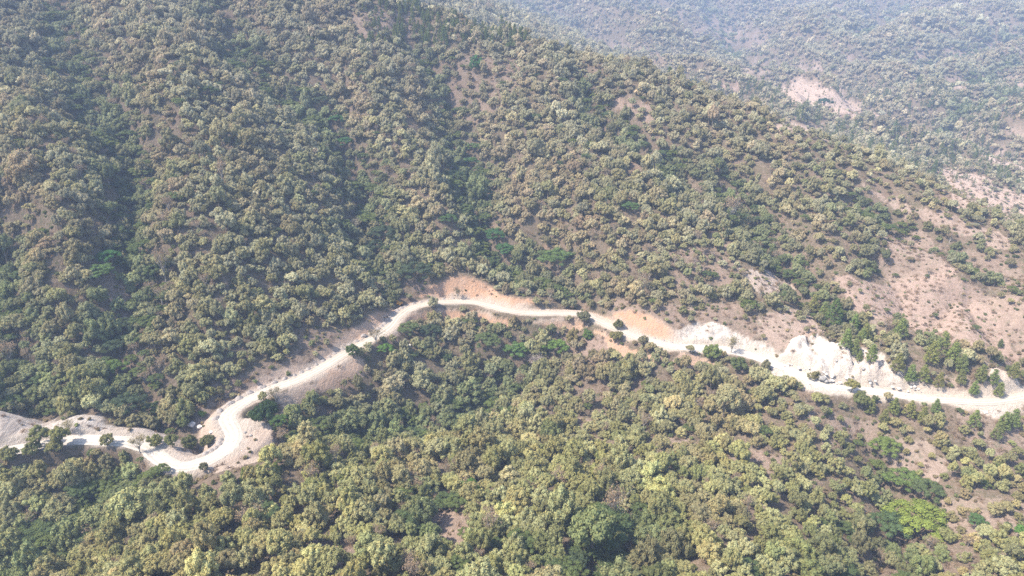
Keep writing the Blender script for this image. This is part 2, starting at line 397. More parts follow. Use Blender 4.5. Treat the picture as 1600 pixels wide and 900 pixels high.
# bare or thin ground: polygon, how bare 0..1, tree density, shrub density, white, warm
BARE = [([(1285, 432), (1335, 436), (1395, 440), (1425, 395), (1465, 408), (1500, 440), (1545, 475), (1600, 555), (1610, 580), (1520, 548), (1440, 523), (1400, 505), (1340, 485)], .85, .13, .8, .12, .42),
        ([(1375, 375), (1440, 365), (1480, 410), (1450, 430), (1400, 440), (1370, 410)], .6, .35, .5, .15, .35),
        ([(1500, 440), (1600, 470), (1640, 520), (1640, 600), (1560, 500)], .6, .35, .5, .15, .35),
        ([(1470, 385), (1560, 400), (1600, 430), (1600, 470), (1530, 430)], .4, .55, .5, .15, .35),
        ([(1215, 140), (1232, 130), (1262, 122), (1292, 130), (1318, 148), (1346, 164), (1350, 180), (1290, 172), (1240, 162)], 1, .03, .3, .25, .2),
        ([(1450, 262), (1500, 262), (1550, 280), (1610, 318), (1610, 352), (1560, 342), (1500, 325), (1470, 300)], .95, .2, .9, .22, .15),
        ([(1340, 290), (1440, 320), (1560, 370), (1610, 400), (1500, 365), (1400, 330)], .7, .3, .4, .2, .35),
        ([(1200, 188), (1250, 192), (1296, 203), (1285, 222), (1245, 216)], .8, .12, .4, .25, .3),
        ([(1000, 22), (1110, 34), (1200, 60), (1180, 70), (1090, 48)], .5, .45, .4, .1, .3), ([(1380, 92), (1470, 78), (1600, 70), (1600, 84), (1480, 92)], .5, .45, .4, .2, .3), ([(1240, 108), (1330, 90), (1340, 96), (1260, 116)], .8, .2, .3, .3, .2),
        ([(870, 60), (960, 66), (1060, 88), (1040, 96), (930, 78)], .4, .5, .4, .1, .3), ([(1560, 120), (1610, 112), (1610, 132), (1570, 136)], .6, .35, .4, .2, .3), ([(1560, 205), (1610, 200), (1610, 215), (1565, 220)], .7, .3, .4, .2, .3),
        ([(1515, 240), (1550, 242), (1610, 258), (1610, 272), (1560, 258)], 1, 0, .1, .3, .45),
        ([(1462, 122), (1515, 122), (1520, 133), (1470, 138)], .9, .1, .3, .2, .3), ([(1150, 105), (1215, 105), (1210, 125), (1160, 122)], .6, .3, .3, .3, .2),
        ([(1118, 132), (1150, 136), (1162, 144), (1152, 149), (1138, 141)], 1, 0, .1, .1, 1.0),
        ([(1288, 166), (1340, 174), (1398, 176), (1396, 181), (1352, 184), (1350, 190), (1300, 184), (1286, 178)], 1, 0, .1, .2, .8),
        ([(1180, 500), (1240, 478), (1275, 480), (1285, 520), (1262, 545), (1200, 545)], .75, .22, .7, .2, .4),
        ([(1155, 420), (1200, 425), (1240, 445), (1215, 462), (1180, 448)], .8, .15, .5, .45, .1),
        ([(1380, 680), (1450, 685), (1500, 735), (1440, 765), (1405, 740)], .5, .6, 1, .3, .3), ([(1450, 790), (1610, 780), (1610, 850), (1480, 835)], .4, .72, 1, .25, .3),
        ([(1490, 640), (1610, 640), (1610, 720), (1530, 700)], .4, .75, .8, .2, .45), ([(480, 845), (560, 850), (570, 885), (500, 890)], .6, .3, .8, .1, .2),
        ([(655, 795), (730, 800), (745, 850), (680, 860)], .6, .22, .8, .1, .3), ([(880, 655), (925, 665), (960, 715), (920, 715)], .6, .3, .8, .1, .35),
        ([(1000, 680), (1090, 690), (1085, 720), (1010, 705)], .5, .4, .8, .1, .3), ([(1120, 680), (1240, 720), (1220, 750), (1130, 720)], .5, .5, .8, .1, .25),
        ([(690, 180), (700, 110), (740, 85), (810, 95), (815, 150), (760, 170), (740, 200)], .35, .72, .9, .05, .45),
        ([(540, 15), (640, 20), (640, 60), (560, 60)], .5, .6, .6, .1, .2), ([(960, 150), (1010, 160), (1040, 190), (1000, 190)], .6, .5, .5, .1, .5),
        ([(950, 470), (1180, 480), (1190, 530), (1120, 525), (1020, 525), (960, 495)], .45, .45, 1, .08, .35),
        ([(640, 440), (760, 440), (790, 465), (700, 452), (650, 462)], .5, .45, 1, .05, .4),
        ([(860, 520), (940, 525), (960, 560), (900, 560)], .6, .35, 1, .05, .45),
        ([(480, 520), (600, 500), (600, 520), (500, 570), (420, 600), (350, 630), (310, 640), (330, 600), (440, 560)], .4, .55, .9, .1, .4),
        ([(245, 738), (300, 750), (350, 740), (415, 706), (440, 700), (437, 735), (350, 780), (260, 775)], .1, .12, .8, .1, .2),
        ([(300, 640), (345, 640), (340, 690), (300, 690)], .5, .5, .8, .2, .35),
        ([(1240, 640), (1380, 660), (1400, 700), (1300, 700)], .4, .68, .9, .15, .4), ([(1300, 540), (1420, 580), (1560, 600), (1500, 615), (1400, 590)], .5, .6, .7, .2, .4),
        ([(160, 420), (210, 430), (210, 500), (175, 500)], .35, .55, .8, .1, .1), ([(1020, 400), (1140, 380), (1160, 440), (1060, 460)], .4, .75, .7, .08, .4)]

def nearest_road(x, y):
    """index of and distance to the closest road sample, signed side; only evaluated near the road"""
    xs, ys = x.ravel(), y.ravel()
    idx = np.zeros(len(xs), int); dist = np.full(len(xs), 1e3)
    near = (ys > 150) & (ys < 420) & (np.abs(xs) < 420)
    w = np.where(near)[0]
    R2 = road[:, :2]
    for i in range(0, len(w), 20000):
        q = w[i:i + 20000]
        d2 = (xs[q, None] - R2[None, :, 0]) ** 2 + (ys[q, None] - R2[None, :, 1]) ** 2
        k = d2.argmin(1)
        idx[q] = k; dist[q] = np.sqrt(d2[np.arange(len(q)), k])
    side = np.sign((xs - R2[idx, 0]) * nrm[idx, 0] + (ys - R2[idx, 1]) * nrm[idx, 1])
    return idx.reshape(x.shape), dist.reshape(x.shape), side.reshape(x.shape)

def terrain(x, y):
    """final height and the attributes of the ground"""
    x = np.asarray(x, float); y = np.asarray(y, float)
    z, g = natural_h(x, y, True)
    idx, d, side = nearest_road(x, y)
    near = d < 60
    rz = road[idx, 2]
    zn = z + np.where((side > 0) & near, raise_n[idx] * sstep(3, 9, d) * (1 - sstep(16, 34, d)), 0)
    wob = 1.4 * noise(x / 9, y / 9, 61) + .6 * noise(x / 3.5, y / 3.5, 62)
    rough = .55 * fbm(x / 5.0, y / 5.0, 3, 71) + .45 * (1 - 2 * np.abs(noise(x / 3.1 + y * .05, y / 12.0, 72)))
    wh = white[idx]
    rough = rough * (0.6 + 1.3 * sstep(.7, 1, wh)) + 1.3 * sstep(.7, 1, wh) * (.4 - np.abs(noise((x + y * .3) / 4.5, y / 8, 79)) * 2)
    di = np.maximum(0, d - half_in[idx] - wob * .4); do = np.maximum(0, d - half_out[idx] - wob * .4)
    upper = rz + di * cut_s[idx] * (1 + .18 * wob) + rough * np.minimum(1, di / 2)
    lower = rz - do * .72 + rough * .6 * np.minimum(1, do / 2)
    zi = np.minimum(zn, upper)
    zi = np.maximum(zi, rz - di * .7 - .0)
    zo = np.maximum(zn, lower)
    zo = np.minimum(zo, rz + do * 1.0)
    zi = zi + (zn - zi) * sstep(ext_in[idx], ext_in[idx] + 5, d + wob); zo = zo + (zn - zo) * sstep(ext_out[idx], ext_out[idx] + 6, d + wob)
    zf = np.where(side > 0, zi, zo)
    changed = np.abs(zf - zn)
    soil = np.where(near, sstep(.05, .7, changed + .25 * wob), 0)
    soil = np.where(d < 5, 1.0, soil)
    soil = np.maximum(soil, np.where(near & (side > 0), (1 - sstep(.2, 1.4, di)), 0))
    soil = np.where((side <= 0) & near, soil * (1 - sstep(ext_out[idx] - 1.5, ext_out[idx] + 1.0, d + 1.3 * wob)), soil)
    zf = np.where(near, zf, zn)
    W = white[idx] * near; O = warm[idx] * near
    for k, m in enumerate(MOUNDS):
        if not mok[k]: continue
        q = ((x - mx[k]) / m[2]) ** 2 + ((y - my[k]) / m[3]) ** 2
        q = q * (1 + .35 * noise(x / 4, y / 4, 90 + k))
        off = sstep(3.2, 5.5, d)
        h = m[4] * np.clip(1 - q, 0, 1) ** (.75 if m[5] > .8 else 1.0) * off
        if m[5] > .8: h = h * (1 + .45 * noise(x / 2.6, y / 5, 77) + .2 * noise(x / 1.3, y / 2.5, 78))
        zf = zf + h
        s = sstep(0, .25, 1 - q + .1 * wob) * off
        soil = np.maximum(soil, s)
        W = np.where(s > .3, m[5], W); O = np.where(s > .3, m[6], O)
    u, v, dd = project(x, y, zf)
    bare = np.zeros(x.shape)
    ks = 1 + 1.2 * sstep(500, 1000, y)
    un = u + 20 * noise(x / 17 / ks, y / 17 / ks, 51) + 8 * noise(x / 5 / ks, y / 5 / ks, 53); vn = v + (11 * noise(x / 17 / ks, y / 17 / ks, 52) + 5 * noise(x / 5 / ks, y / 5 / ks, 54)) / ks
    us = u + 7 * noise(x / 11, y / 11, 51) + 4 * noise(x / 4, y / 4, 53); vs2 = v + 5 * noise(x / 11, y / 11, 52) + 3 * noise(x / 4, y / 4, 54)
    front = (y < 450)
    for poly, w_, o_ in SPILL:
        m = inpoly(us, vs2, poly) & front & (y < 400)
        soil = np.where(m, np.maximum(soil, .9), soil); W = np.where(m, w_, W); O = np.where(m, o_, O)
    tree_d = np.ones(x.shape); shrub_d = np.full(x.shape, .25)
    for poly, b, td, sdn, w_, o_ in BARE:
        m = inpoly(un, vn, poly)
        bare = np.where(m, b, bare); tree_d = np.where(m, td, tree_d); shrub_d = np.where(m, sdn, shrub_d)
        ws = m & (soil < .3)
        W = np.where(ws, w_, W); O = np.where(ws, o_, O)
    zf = np.where(d < 3.6, np.minimum(zf, rz - .12), zf)
    return dict(z=zf, gully=g, soil=soil, white=W, warm=O, bare=bare, road_d=d, side=side, tree_d=tree_d, shrub_d=shrub_d, u=u, v=v, bed=np.where(near, 1 - sstep(4.2, 7.6, d + 1.5 * wob), 0.0))

# ------------------------------------------------------------------ terrain mesh
def axis(lo, a, b, hi, fine, grow, cap):
    c = list(np.arange(a, b, fine))
    s = fine; p = c[-1]
    while p < hi:
        s = min(s * grow, cap); p += s; c.append(p)
    s = fine; p = c[0]; left = []
    while p > lo:
        s = min(s * grow, cap); p -= s; left.append(p)
    return np.array(left[::-1] + c)

ax_x = axis(-3200, -215, 300, 3800, 1.0, 1.035, 60)
ax_y = axis(-150, 195, 385, 4600, 1.0, 1.022, 60)
GX, GY = np.meshgrid(ax_x, ax_y)
T = terrain(GX, GY)
GZ = T['z']
NX, NY = len(ax_x), len(ax_y)
slope_x = np.gradient(GZ, ax_x, axis=1); slope_y = np.gradient(GZ, ax_y, axis=0)

def bilerp(F, x, y):
    x = np.asarray(x, float); y = np.asarray(y, float)
    i = np.clip(np.searchsorted(ax_x, x) - 1, 0, NX - 2); j = np.clip(np.searchsorted(ax_y, y) - 1, 0, NY - 2)
    fx = (x - ax_x[i]) / (ax_x[i + 1] - ax_x[i]); fy = (y - ax_y[j]) / (ax_y[j + 1] - ax_y[j])
    return (F[j, i] * (1 - fx) + F[j, i + 1] * fx) * (1 - fy) + (F[j + 1, i] * (1 - fx) + F[j + 1, i + 1] * fx) * fy

hgt = lambda x, y: bilerp(GZ, x, y)
def hit(u, v):
    return hit_fn(hgt, u, v)

def new_mesh(name, verts, faces, attrs=None, smooth=False):
    me = bpy.data.meshes.new(name)
    verts = np.asarray(verts, np.float32)
    me.vertices.add(len(verts)); me.vertices.foreach_set('co', verts.ravel())
    if isinstance(faces, np.ndarray):
        k = faces.shape[1]; nf = len(faces)
        me.loops.add(nf * k); me.loops.foreach_set('vertex_index', faces.astype(np.int32).ravel())
        me.polygons.add(nf); me.polygons.foreach_set('loop_start', np.arange(0, nf * k, k, dtype=np.int32))
    me.update(calc_edges=True)
    for nm, val in (attrs or {}).items():
        val = np.asarray(val, np.float32)
        if val.ndim == 1:
            a = me.attributes.new(nm, 'FLOAT', 'POINT'); a.data.foreach_set('value', val)
        else:
            a = me.attributes.new(nm, 'FLOAT_COLOR', 'POINT')
            a.data.foreach_set('color', np.concatenate([val, np.ones((len(val), 1), np.float32)], 1).ravel())
    me.polygons.foreach_set('use_smooth', np.full(len(me.polygons), smooth))
    return me

# ------------------------------------------------------------------ materials
def mat_new(name):
    m = bpy.data.materials.new(name); m.use_nodes = True
    nt = m.node_tree; nt.nodes.clear()
    return m, nt, nt.nodes, nt.links

def mixrgb(N, L, fac, a, b, mode='MIX'):
    x = N.new('ShaderNodeMix'); x.data_type = 'RGBA'; x.blend_type = mode
    def s(inp, v):
        if isinstance(v, bpy.types.NodeSocket): L.new(v, inp)
        elif isinstance(v, (int, float)): inp.default_value = v
        else: inp.default_value = (*v, 1)
    s(x.inputs[0], fac); s(x.inputs[6], a); s(x.inputs[7], b)
    return x.outputs[2]

def ntex(N, L, co, scale, detail=4, rough=.6, typ='FAC'):
    t = N.new('ShaderNodeTexNoise'); t.inputs['Scale'].default_value = scale
    t.inputs['Detail'].default_value = detail; t.inputs['Roughness'].default_value = rough
    L.new(co, t.inputs['Vector']); return t.outputs[0]

def ramp(N, L, fac, a, b):
    r = N.new('ShaderNodeMapRange'); r.inputs[1].default_value = a; r.inputs[2].default_value = b
    L.new(fac, r.inputs[0]); return r.outputs[0]

def ground_material():
    m, nt, N, L = mat_new('ground_soil')
    geo = N.new('ShaderNodeNewGeometry'); pos = geo.outputs['Position']
    def at(nm):
        a = N.new('ShaderNodeAttribute'); a.attribute_name = nm; return a.outputs['Fac']
    n1 = ntex(N, L, pos, .06, 6, .65); n2 = ntex(N, L, pos, .9, 6, .7); n3 = ntex(N, L, pos, .35, 4, .6)
    leaf = mixrgb(N, L, ramp(N, L, n1, .35, .65), (.155, .11, .08), (.10, .085, .052))
    leaf = mixrgb(N, L, ramp(N, L, n2, .45, .7), leaf, (.22, .165, .125))
    leaf = mixrgb(N, L, ramp(N, L, n3, .55, .7), leaf, (.09, .085, .045))
    bare = mixrgb(N, L, ramp(N, L, n2, .3, .7), (.235, .155, .120), (.33, .235, .19))
    bare = mixrgb(N, L, ramp(N, L, n3, .56, .68), bare, (.16, .13, .085))
    bare = mixrgb(N, L, at('white'), bare, (.50, .43, .36))
    bare = mixrgb(N, L, ramp(N, L, ntex(N, L, pos, .5, 3), .62, .72), bare, (.15, .12, .08))
    mp2 = N.new('ShaderNodeMapping'); mp2.inputs['Scale'].default_value = (.30, .07, .10); L.new(pos, mp2.inputs[0])
    bare = mixrgb(N, L, ramp(N, L, ntex(N, L, mp2.outputs[0], 1.0, 5, .7), .5, .72), bare, (.175, .125, .095))
    col = mixrgb(N, L, at('bare'), leaf, bare)
    soil0 = mixrgb(N, L, ramp(N, L, n2, .3, .75), (.31, .24, .185), (.41, .335, .27))
    warmc = mixrgb(N, L, ramp(N, L, n1, .3, .7), (.40, .225, .13), (.46, .30, .20))
    whitec = mixrgb(N, L, ramp(N, L, n3, .35, .75), (.53, .48, .42), (.34, .29, .25))
    soil0 = mixrgb(N, L, at('white'), soil0, whitec)
    soil0 = mixrgb(N, L, at('warm'), soil0, warmc)
    # rain rills and digger marks down the fresh faces
    mp = N.new('ShaderNodeMapping'); mp.inputs['Scale'].default_value = (.8, .22, .35); L.new(pos, mp.inputs[0])
    rl = ntex(N, L, mp.outputs[0], 1.0, 5, .7)
    soil = mixrgb(N, L, ramp(N, L, rl, .50, .72), soil0, (.30, .235, .19))
    bedc = mixrgb(N, L, ramp(N, L, n2, .35, .75), (.42, .36, .295), (.31, .255, .205))
    bf = N.new('ShaderNodeMath'); bf.operation = 'MULTIPLY'; L.new(at('bed'), bf.inputs[0]); bf.inputs[1].default_value = .8
    soil = mixrgb(N, L, bf.outputs[0], soil, bedc)
    col = mixrgb(N, L, at('soil'), col, soil)
    b = N.new('ShaderNodeBsdfDiffuse'); L.new(col, b.inputs[0]); b.inputs['Roughness'].default_value = .9
    bp = N.new('ShaderNodeBump'); bp.inputs['Strength'].default_value = 1.0; bp.inputs['Distance'].default_value = .9
    ad = N.new('ShaderNodeMath'); ad.operation = 'ADD'; L.new(n2, ad.inputs[0]); L.new(rl, ad.inputs[1])
    L.new(ad.outputs[0], bp.inputs['Height']); L.new(bp.outputs[0], b.inputs['Normal'])
    o = N.new('ShaderNodeOutputMaterial'); L.new(b.outputs[0], o.inputs[0])
    return m

def road_material():
    m, nt, N, L = mat_new('road_gravel')
    geo = N.new('ShaderNodeNewGeometry'); pos = geo.outputs['Position']
    a = N.new('ShaderNodeAttribute'); a.attribute_name = 'across'; ac = a.outputs['Fac']
    w = N.new('ShaderNodeAttribute'); w.attribute_name = 'white'
    o_ = N.new('ShaderNodeAttribute'); o_.attribute_name = 'warm'
    n2 = ntex(N, L, pos, .8, 6, .7); n1 = ntex(N, L, pos, .08, 3)
    base = mixrgb(N, L, ramp(N, L, n1, .35, .7), (.30, .25, .195), (.38, .325, .26))
    base = mixrgb(N, L, w.outputs['Fac'], base, (.42, .38, .33))
    base = mixrgb(N, L, ramp(N, L, n2, .5, .8), base, (.22, .18, .14))
    # two wheel tracks and a thin rut
    def band(c, wd):
        s = N.new('ShaderNodeMath'); s.operation = 'SUBTRACT'; L.new(ac, s.inputs[0]); s.inputs[1].default_value = c
        ab = N.new('ShaderNodeMath'); ab.operation = 'ABSOLUTE'; L.new(s.outputs[0], ab.inputs[0])
        return ramp(N, L, ab.outputs[0], wd, 0)
    base = mixrgb(N, L, band(-.32, .16), base, (.44, .39, .325))
    base = mixrgb(N, L, band(.25, .16), base, (.44, .39, .325))
    f = N.new('ShaderNodeMath'); f.operation = 'MULTIPLY'; L.new(band(-.62, .07), f.inputs[0]); f.inputs[1].default_value = .75
    base = mixrgb(N, L, f.outputs[0], base, (.25, .21, .18))
    b = N.new('ShaderNodeBsdfDiffuse'); L.new(base, b.inputs[0])
    bp = N.new('ShaderNodeBump'); bp.inputs['Strength'].default_value = .5; bp.inputs['Distance'].default_value = .15
    L.new(n2, bp.inputs['Height']); L.new(bp.outputs[0], b.inputs['Normal'])
    o = N.new('ShaderNodeOutputMaterial'); L.new(b.outputs[0], o.inputs[0])
    return m

def foliage_material():
    m, nt, N, L = mat_new('foliage')
    t = N.new('ShaderNodeAttribute'); t.attribute_type = 'INSTANCER'; t.attribute_name = 'tint'
    lv = N.new('ShaderNodeAttribute'); lv.attribute_name = 'leafvar'
    sep = N.new('ShaderNodeSeparateColor'); L.new(lv.outputs['Color'], sep.inputs[0])
    br = N.new('ShaderNodeMapRange'); br.inputs[3].default_value = .70; br.inputs[4].default_value = 1.28; L.new(sep.outputs[0], br.inputs[0])
    sc = N.new('ShaderNodeVectorMath'); sc.operation = 'SCALE'; L.new(t.outputs['Color'], sc.inputs[0]); L.new(br.outputs[0], sc.inputs[3])
    yel = mixrgb(N, L, 1.0, sc.outputs[0], (1.22, 1.0, .84), 'MULTIPLY')
    col = mixrgb(N, L, sep.outputs[1], sc.outputs[0], yel)
    d = N.new('ShaderNodeBsdfDiffuse'); L.new(col, d.inputs[0])
    tr = N.new('ShaderNodeBsdfTranslucent'); L.new(col, tr.inputs[0])
    mx_ = N.new('ShaderNodeMixShader'); mx_.inputs[0].default_value = .34
    L.new(d.outputs[0], mx_.inputs[1]); L.new(tr.outputs[0], mx_.inputs[2])
    o = N.new('ShaderNodeOutputMaterial'); L.new(mx_.outputs[0], o.inputs[0])
    return m

def plain_material(name, col, rough=.9, spec=.2, var=.35, scale=2.0, metal=0.0):
    m, nt, N, L = mat_new(name)
    geo = N.new('ShaderNodeTexCoord')
    n_ = ntex(N, L, geo.outputs['Object'], scale, 5, .65)
    c = mixrgb(N, L, ramp(N, L, n_, .3, .7), tuple(x * (1 - var) for x in col), tuple(min(1, x * (1 + var)) for x in col))
    b = N.new('ShaderNodeBsdfPrincipled'); L.new(c, b.inputs['Base Color'])
    b.inputs['Roughness'].default_value = rough; b.inputs['Specular IOR Level'].default_value = spec; b.inputs['Metallic'].default_value = metal
    bp = N.new('ShaderNodeBump'); bp.inputs['Strength'].default_value = .6; bp.inputs['Distance'].default_value = .08; L.new(n_, bp.inputs['Height']); L.new(bp.outputs[0], b.inputs['Normal'])
    o = N.new('ShaderNodeOutputMaterial'); L.new(b.outputs[0], o.inputs[0])
    return m

M_GROUND = ground_material(); M_ROAD = road_material(); M_LEAF = foliage_material()
M_BARK = plain_material('bark', (.16, .125, .095)); M_PALEBARK = plain_material('pale_bark', (.30, .27, .23))
M_GRAVEL = plain_material('gravel', (.25, .215, .19), scale=3)

# ------------------------------------------------------------------ terrain objects
ii = np.arange(NX * NY).reshape(NY, NX)
quads = np.stack([ii[:-1, :-1], ii[:-1, 1:], ii[1:, 1:], ii[1:, :-1]], -1).reshape(-1, 4)
fm = lambda F: (F[:-1, :-1] + F[:-1, 1:] + F[1:, 1:] + F[1:, :-1]).reshape(-1) / 4
f_soil, f_side, f_rd, f_bare, f_white, f_y = fm(T['soil']), fm(T['side']), fm(T['road_d']), fm(T['bare']), fm(T['white']), fm(GY)
kind_f = np.zeros(len(quads), int)
kind_f[(f_bare > .7) & (f_y < 470)] = 3
kind_f[(f_bare > .7) & (f_y >= 470)] = 4
kind_f[(f_soil > .45) & (f_side > 0)] = 1
kind_f[(f_soil > .45) & (f_side <= 0)] = 2
kind_f[(f_soil > .45) & (f_white > .75) & (f_side > 0)] = 5
gxyz = np.stack([GX, GY, GZ], -1).reshape(-1, 3)
gattr = {k: T[k].reshape(-1) for k in ('soil', 'white', 'warm', 'bare', 'bed')}
names = {0: ('hillside_ground', 'brown leaf-littered hillside ground under the woodland'), 1: ('road_cut_bank', 'fresh orange and cream soil bank cut above the dirt road'),
         2: ('road_fill_slope', 'pale loose soil spilled down below the dirt road'), 3: ('eroded_slope', 'bare pink-brown eroded slope above the road'),
         4: ('cleared_field', 'cleared pale fields on the distant valley side'), 5: ('white_quarry_bank', 'chalk-white dug bank of rubble above the road')}
for k, (nm, lb) in names.items():
    q = quads[kind_f == k]
    if not len(q): continue
    used, inv = np.unique(q, return_inverse=True)
    me = new_mesh(nm, gxyz[used], inv.reshape(-1, 4), {a: v_[used] for a, v_ in gattr.items()}, True)
    me.materials.append(M_GROUND)
    o = bpy.data.objects.new(nm, me); C.objects.link(o)
    o['kind'] = 'structure'; o['label'] = lb; o['category'] = 'terrain'

# road sheet with raised edges and shallow ruts
offs = np.linspace(-1, 1, 13)
RW = 3.3
rv_, ra_, rw_, ro_ = [], [], [], []
for i in range(len(road)):
    for k in offs:
        rw_i = RW * (1 + .16 * float(noise(i / 7.0, 3.3 * np.sign(k), 81)) + .10 * float(noise(i / 2.2, 7.7 * np.sign(k), 82)))
        x = road[i, 0] + nrm[i, 0] * k * rw_i; y = road[i, 1] + nrm[i, 1] * k * rw_i
        z = road[i, 2] + .06 + .05 * math.cos(k * 9.0) * (abs(k) < .8) - (.10 if abs(k) > .99 else 0)
        rv_.append((x, y, z)); ra_.append(k); rw_.append(white[i]); ro_.append(warm[i])
ko = len(offs)
ri = np.arange(len(road) * ko).reshape(len(road), ko)
rq = np.stack([ri[:-1, :-1], ri[1:, :-1], ri[1:, 1:], ri[:-1, 1:]], -1).reshape(-1, 4)
rme = new_mesh('road', rv_, rq, {'across': ra_, 'white': rw_, 'warm': ro_}, True)
rme.materials.append(M_ROAD)
o = bpy.data.objects.new('road', rme); C.objects.link(o)
o['kind'] = 'structure'; o['label'] = 'pale unpaved mountain road winding along the hillside'; o['category'] = 'road'

# ------------------------------------------------------------------ haze
hz_me = bpy.data.meshes.new('haze')
bm = bmesh.new(); bmesh.ops.create_cube(bm, size=1); bm.to_mesh(hz_me); bm.free()
hz = bpy.data.objects.new('haze', hz_me); C.objects.link(hz)
zlo, zhi = float(GZ.min()) - 1.0, max(float(GZ.max()) + 30, CAMZ + 20)
x0, x1, y0, y1 = ax_x[0] - 20, ax_x[-1] + 20, ax_y[0] - 20, ax_y[-1] + 20
hz.location = ((x0 + x1) / 2, (y0 + y1) / 2, (zlo + zhi) / 2); hz.scale = (x1 - x0, y1 - y0, zhi - zlo)
hz['kind'] = 'stuff'; hz['label'] = 'thin bluish haze hanging over the whole valley'; hz['category'] = 'haze'
m, nt, N, L = mat_new('haze_air')
pv = N.new('ShaderNodeVolumePrincipled'); pv.inputs['Color'].default_value = (*HAZE_COLOR, 1); pv.inputs['Density'].default_value = HAZE_DENSITY
o_ = N.new('ShaderNodeOutputMaterial'); L.new(pv.outputs[0], o_.inputs['Volume'])
hz_me.materials.append(m)

# ------------------------------------------------------------------ tree builders
_bm = bmesh.new(); bmesh.ops.create_icosphere(_bm, subdivisions=1, radius=1)
ICO_V = np.array([v.co[:] for v in _bm.verts]); ICO_F = np.array([[v.index for v in f.verts] for f in _bm.faces]); _bm.free()

class MB:
    """collects verts, triangles, a per-vertex variation colour and a material index"""
    def __init__(s): s.v = []; s.f = []; s.a = []; s.m = []; s.n = 0
    def add(s, v, f, a, mi=0):
        v = np.asarray(v, float); f = np.asarray(f, int)
        s.v.append(v); s.f.append(f + s.n); s.a.append(np.broadcast_to(a, (len(v), 3)).astype(float)); s.m.append(np.full(len(f), mi)); s.n += len(v)
    def mesh(s, name, mats, smooth=False):
        me = new_mesh(name, np.vstack(s.v), np.vstack(s.f), {'leafvar': np.vstack(s.a)}, smooth)
        for mt in mats: me.materials.append(mt)
        me.polygons.foreach_set('material_index', np.concatenate(s.m).astype(np.int32))
        me.update(); return me

def tube(mb, pts, rad, sides=6, mi=0):
    pts = np.array(pts, float); vs_ = []
    for i, p in enumerate(pts):
        d = pts[min(i + 1, len(pts) - 1)] - pts[max(i - 1, 0)]; d /= np.linalg.norm(d) + 1e-9
        a = np.cross(d, (0, 1, .3)); a /= np.linalg.norm(a) + 1e-9; b = np.cross(d, a)
        for k in range(sides):
            t = 2 * math.pi * k / sides
            vs_.append(p + rad[i] * (a * math.cos(t) + b * math.sin(t)))
    fs = []
    for i in range(len(pts) - 1):
        for k in range(sides):
            k2 = (k + 1) % sides
            fs += [(i * sides + k, i * sides + k2, (i + 1) * sides + k2), (i * sides + k, (i + 1) * sides + k2, (i + 1) * sides + k)]
    mb.add(vs_, fs, (.5, 0, 0), mi)

def leaf_cards(mb, rg, c, r, count, size, flat=1.0, br=(0.2, 1.0), up=.35, yel=0.0):
    """leaf-sized faces round a clump of radius r at c"""
    d = rg.normal(size=(count, 3)); d[:, 2] = d[:, 2] + .25
    d /= np.linalg.norm(d, axis=1)[:, None]
    p = c + d * r * rg.uniform(.72, 1.14, (count, 1)) * np.array([1, 1, flat])
    nn = d + rg.normal(size=(count, 3)) * .45 + np.array([0, 0, up]); nn /= np.linalg.norm(nn, axis=1)[:, None]
    t = np.cross(nn, rg.normal(size=(count, 3))); t /= np.linalg.norm(t, axis=1)[:, None]
    b = np.cross(nn, t)
    s = size * rg.uniform(.6, 1.3, (count, 1))
    w = s * rg.uniform(.55, .9, (count, 1))
    v = np.stack([p + t * s, p + b * w + nn * s * .15, p - t * s, p - b * w + nn * s * .15], 1).reshape(-1, 3)
    k = np.arange(count)[:, None] * 4
    f = np.concatenate([k + np.array([[0, 1, 2]]), k + np.array([[0, 2, 3]])])
    a = np.zeros((count, 3)); a[:, 0] = rg.uniform(*br, count); a[:, 1] = np.clip(rg.normal(yel, .25, count), 0, 1)
    mb.add(v, f, np.repeat(a, 4, 0))

def core(mb, rg, c, r, flat, val):
    v = ICO_V * (r * (1 + .18 * rg.normal(size=(len(ICO_V), 1)))) * np.array([1, 1, flat]) + c
    mb.add(v, ICO_F, (min(1.0, val + .25), 0, 0))

def crown_points(rg, n, dome, rmin=.30):
    """clump centres filling the outer shell of an uneven dome (unit radius)"""
    pts = []
    lob = rg.normal(size=(5, 3)); lob /= np.linalg.norm(lob, axis=1)[:, None]; amp = rg.uniform(-.5, .38, 5)
    tries = 0
    while len(pts) < n and tries < 4000:
        tries += 1
        d = rg.normal(size=3); d /= np.linalg.norm(d)
        if d[2] < -.45: continue
        rr = rg.uniform(.62, 1.0) if rg.random() < .8 else rg.uniform(.2, .6)
        k = 1 + sum(a * max(0, l @ d) ** 2 for l, a in zip(lob, amp))
        p = d * rr * k * np.array([1, 1, dome])
        if all(np.linalg.norm(p - q) > rmin * .72 for q in pts): pts.append(p)
    return np.array(pts)

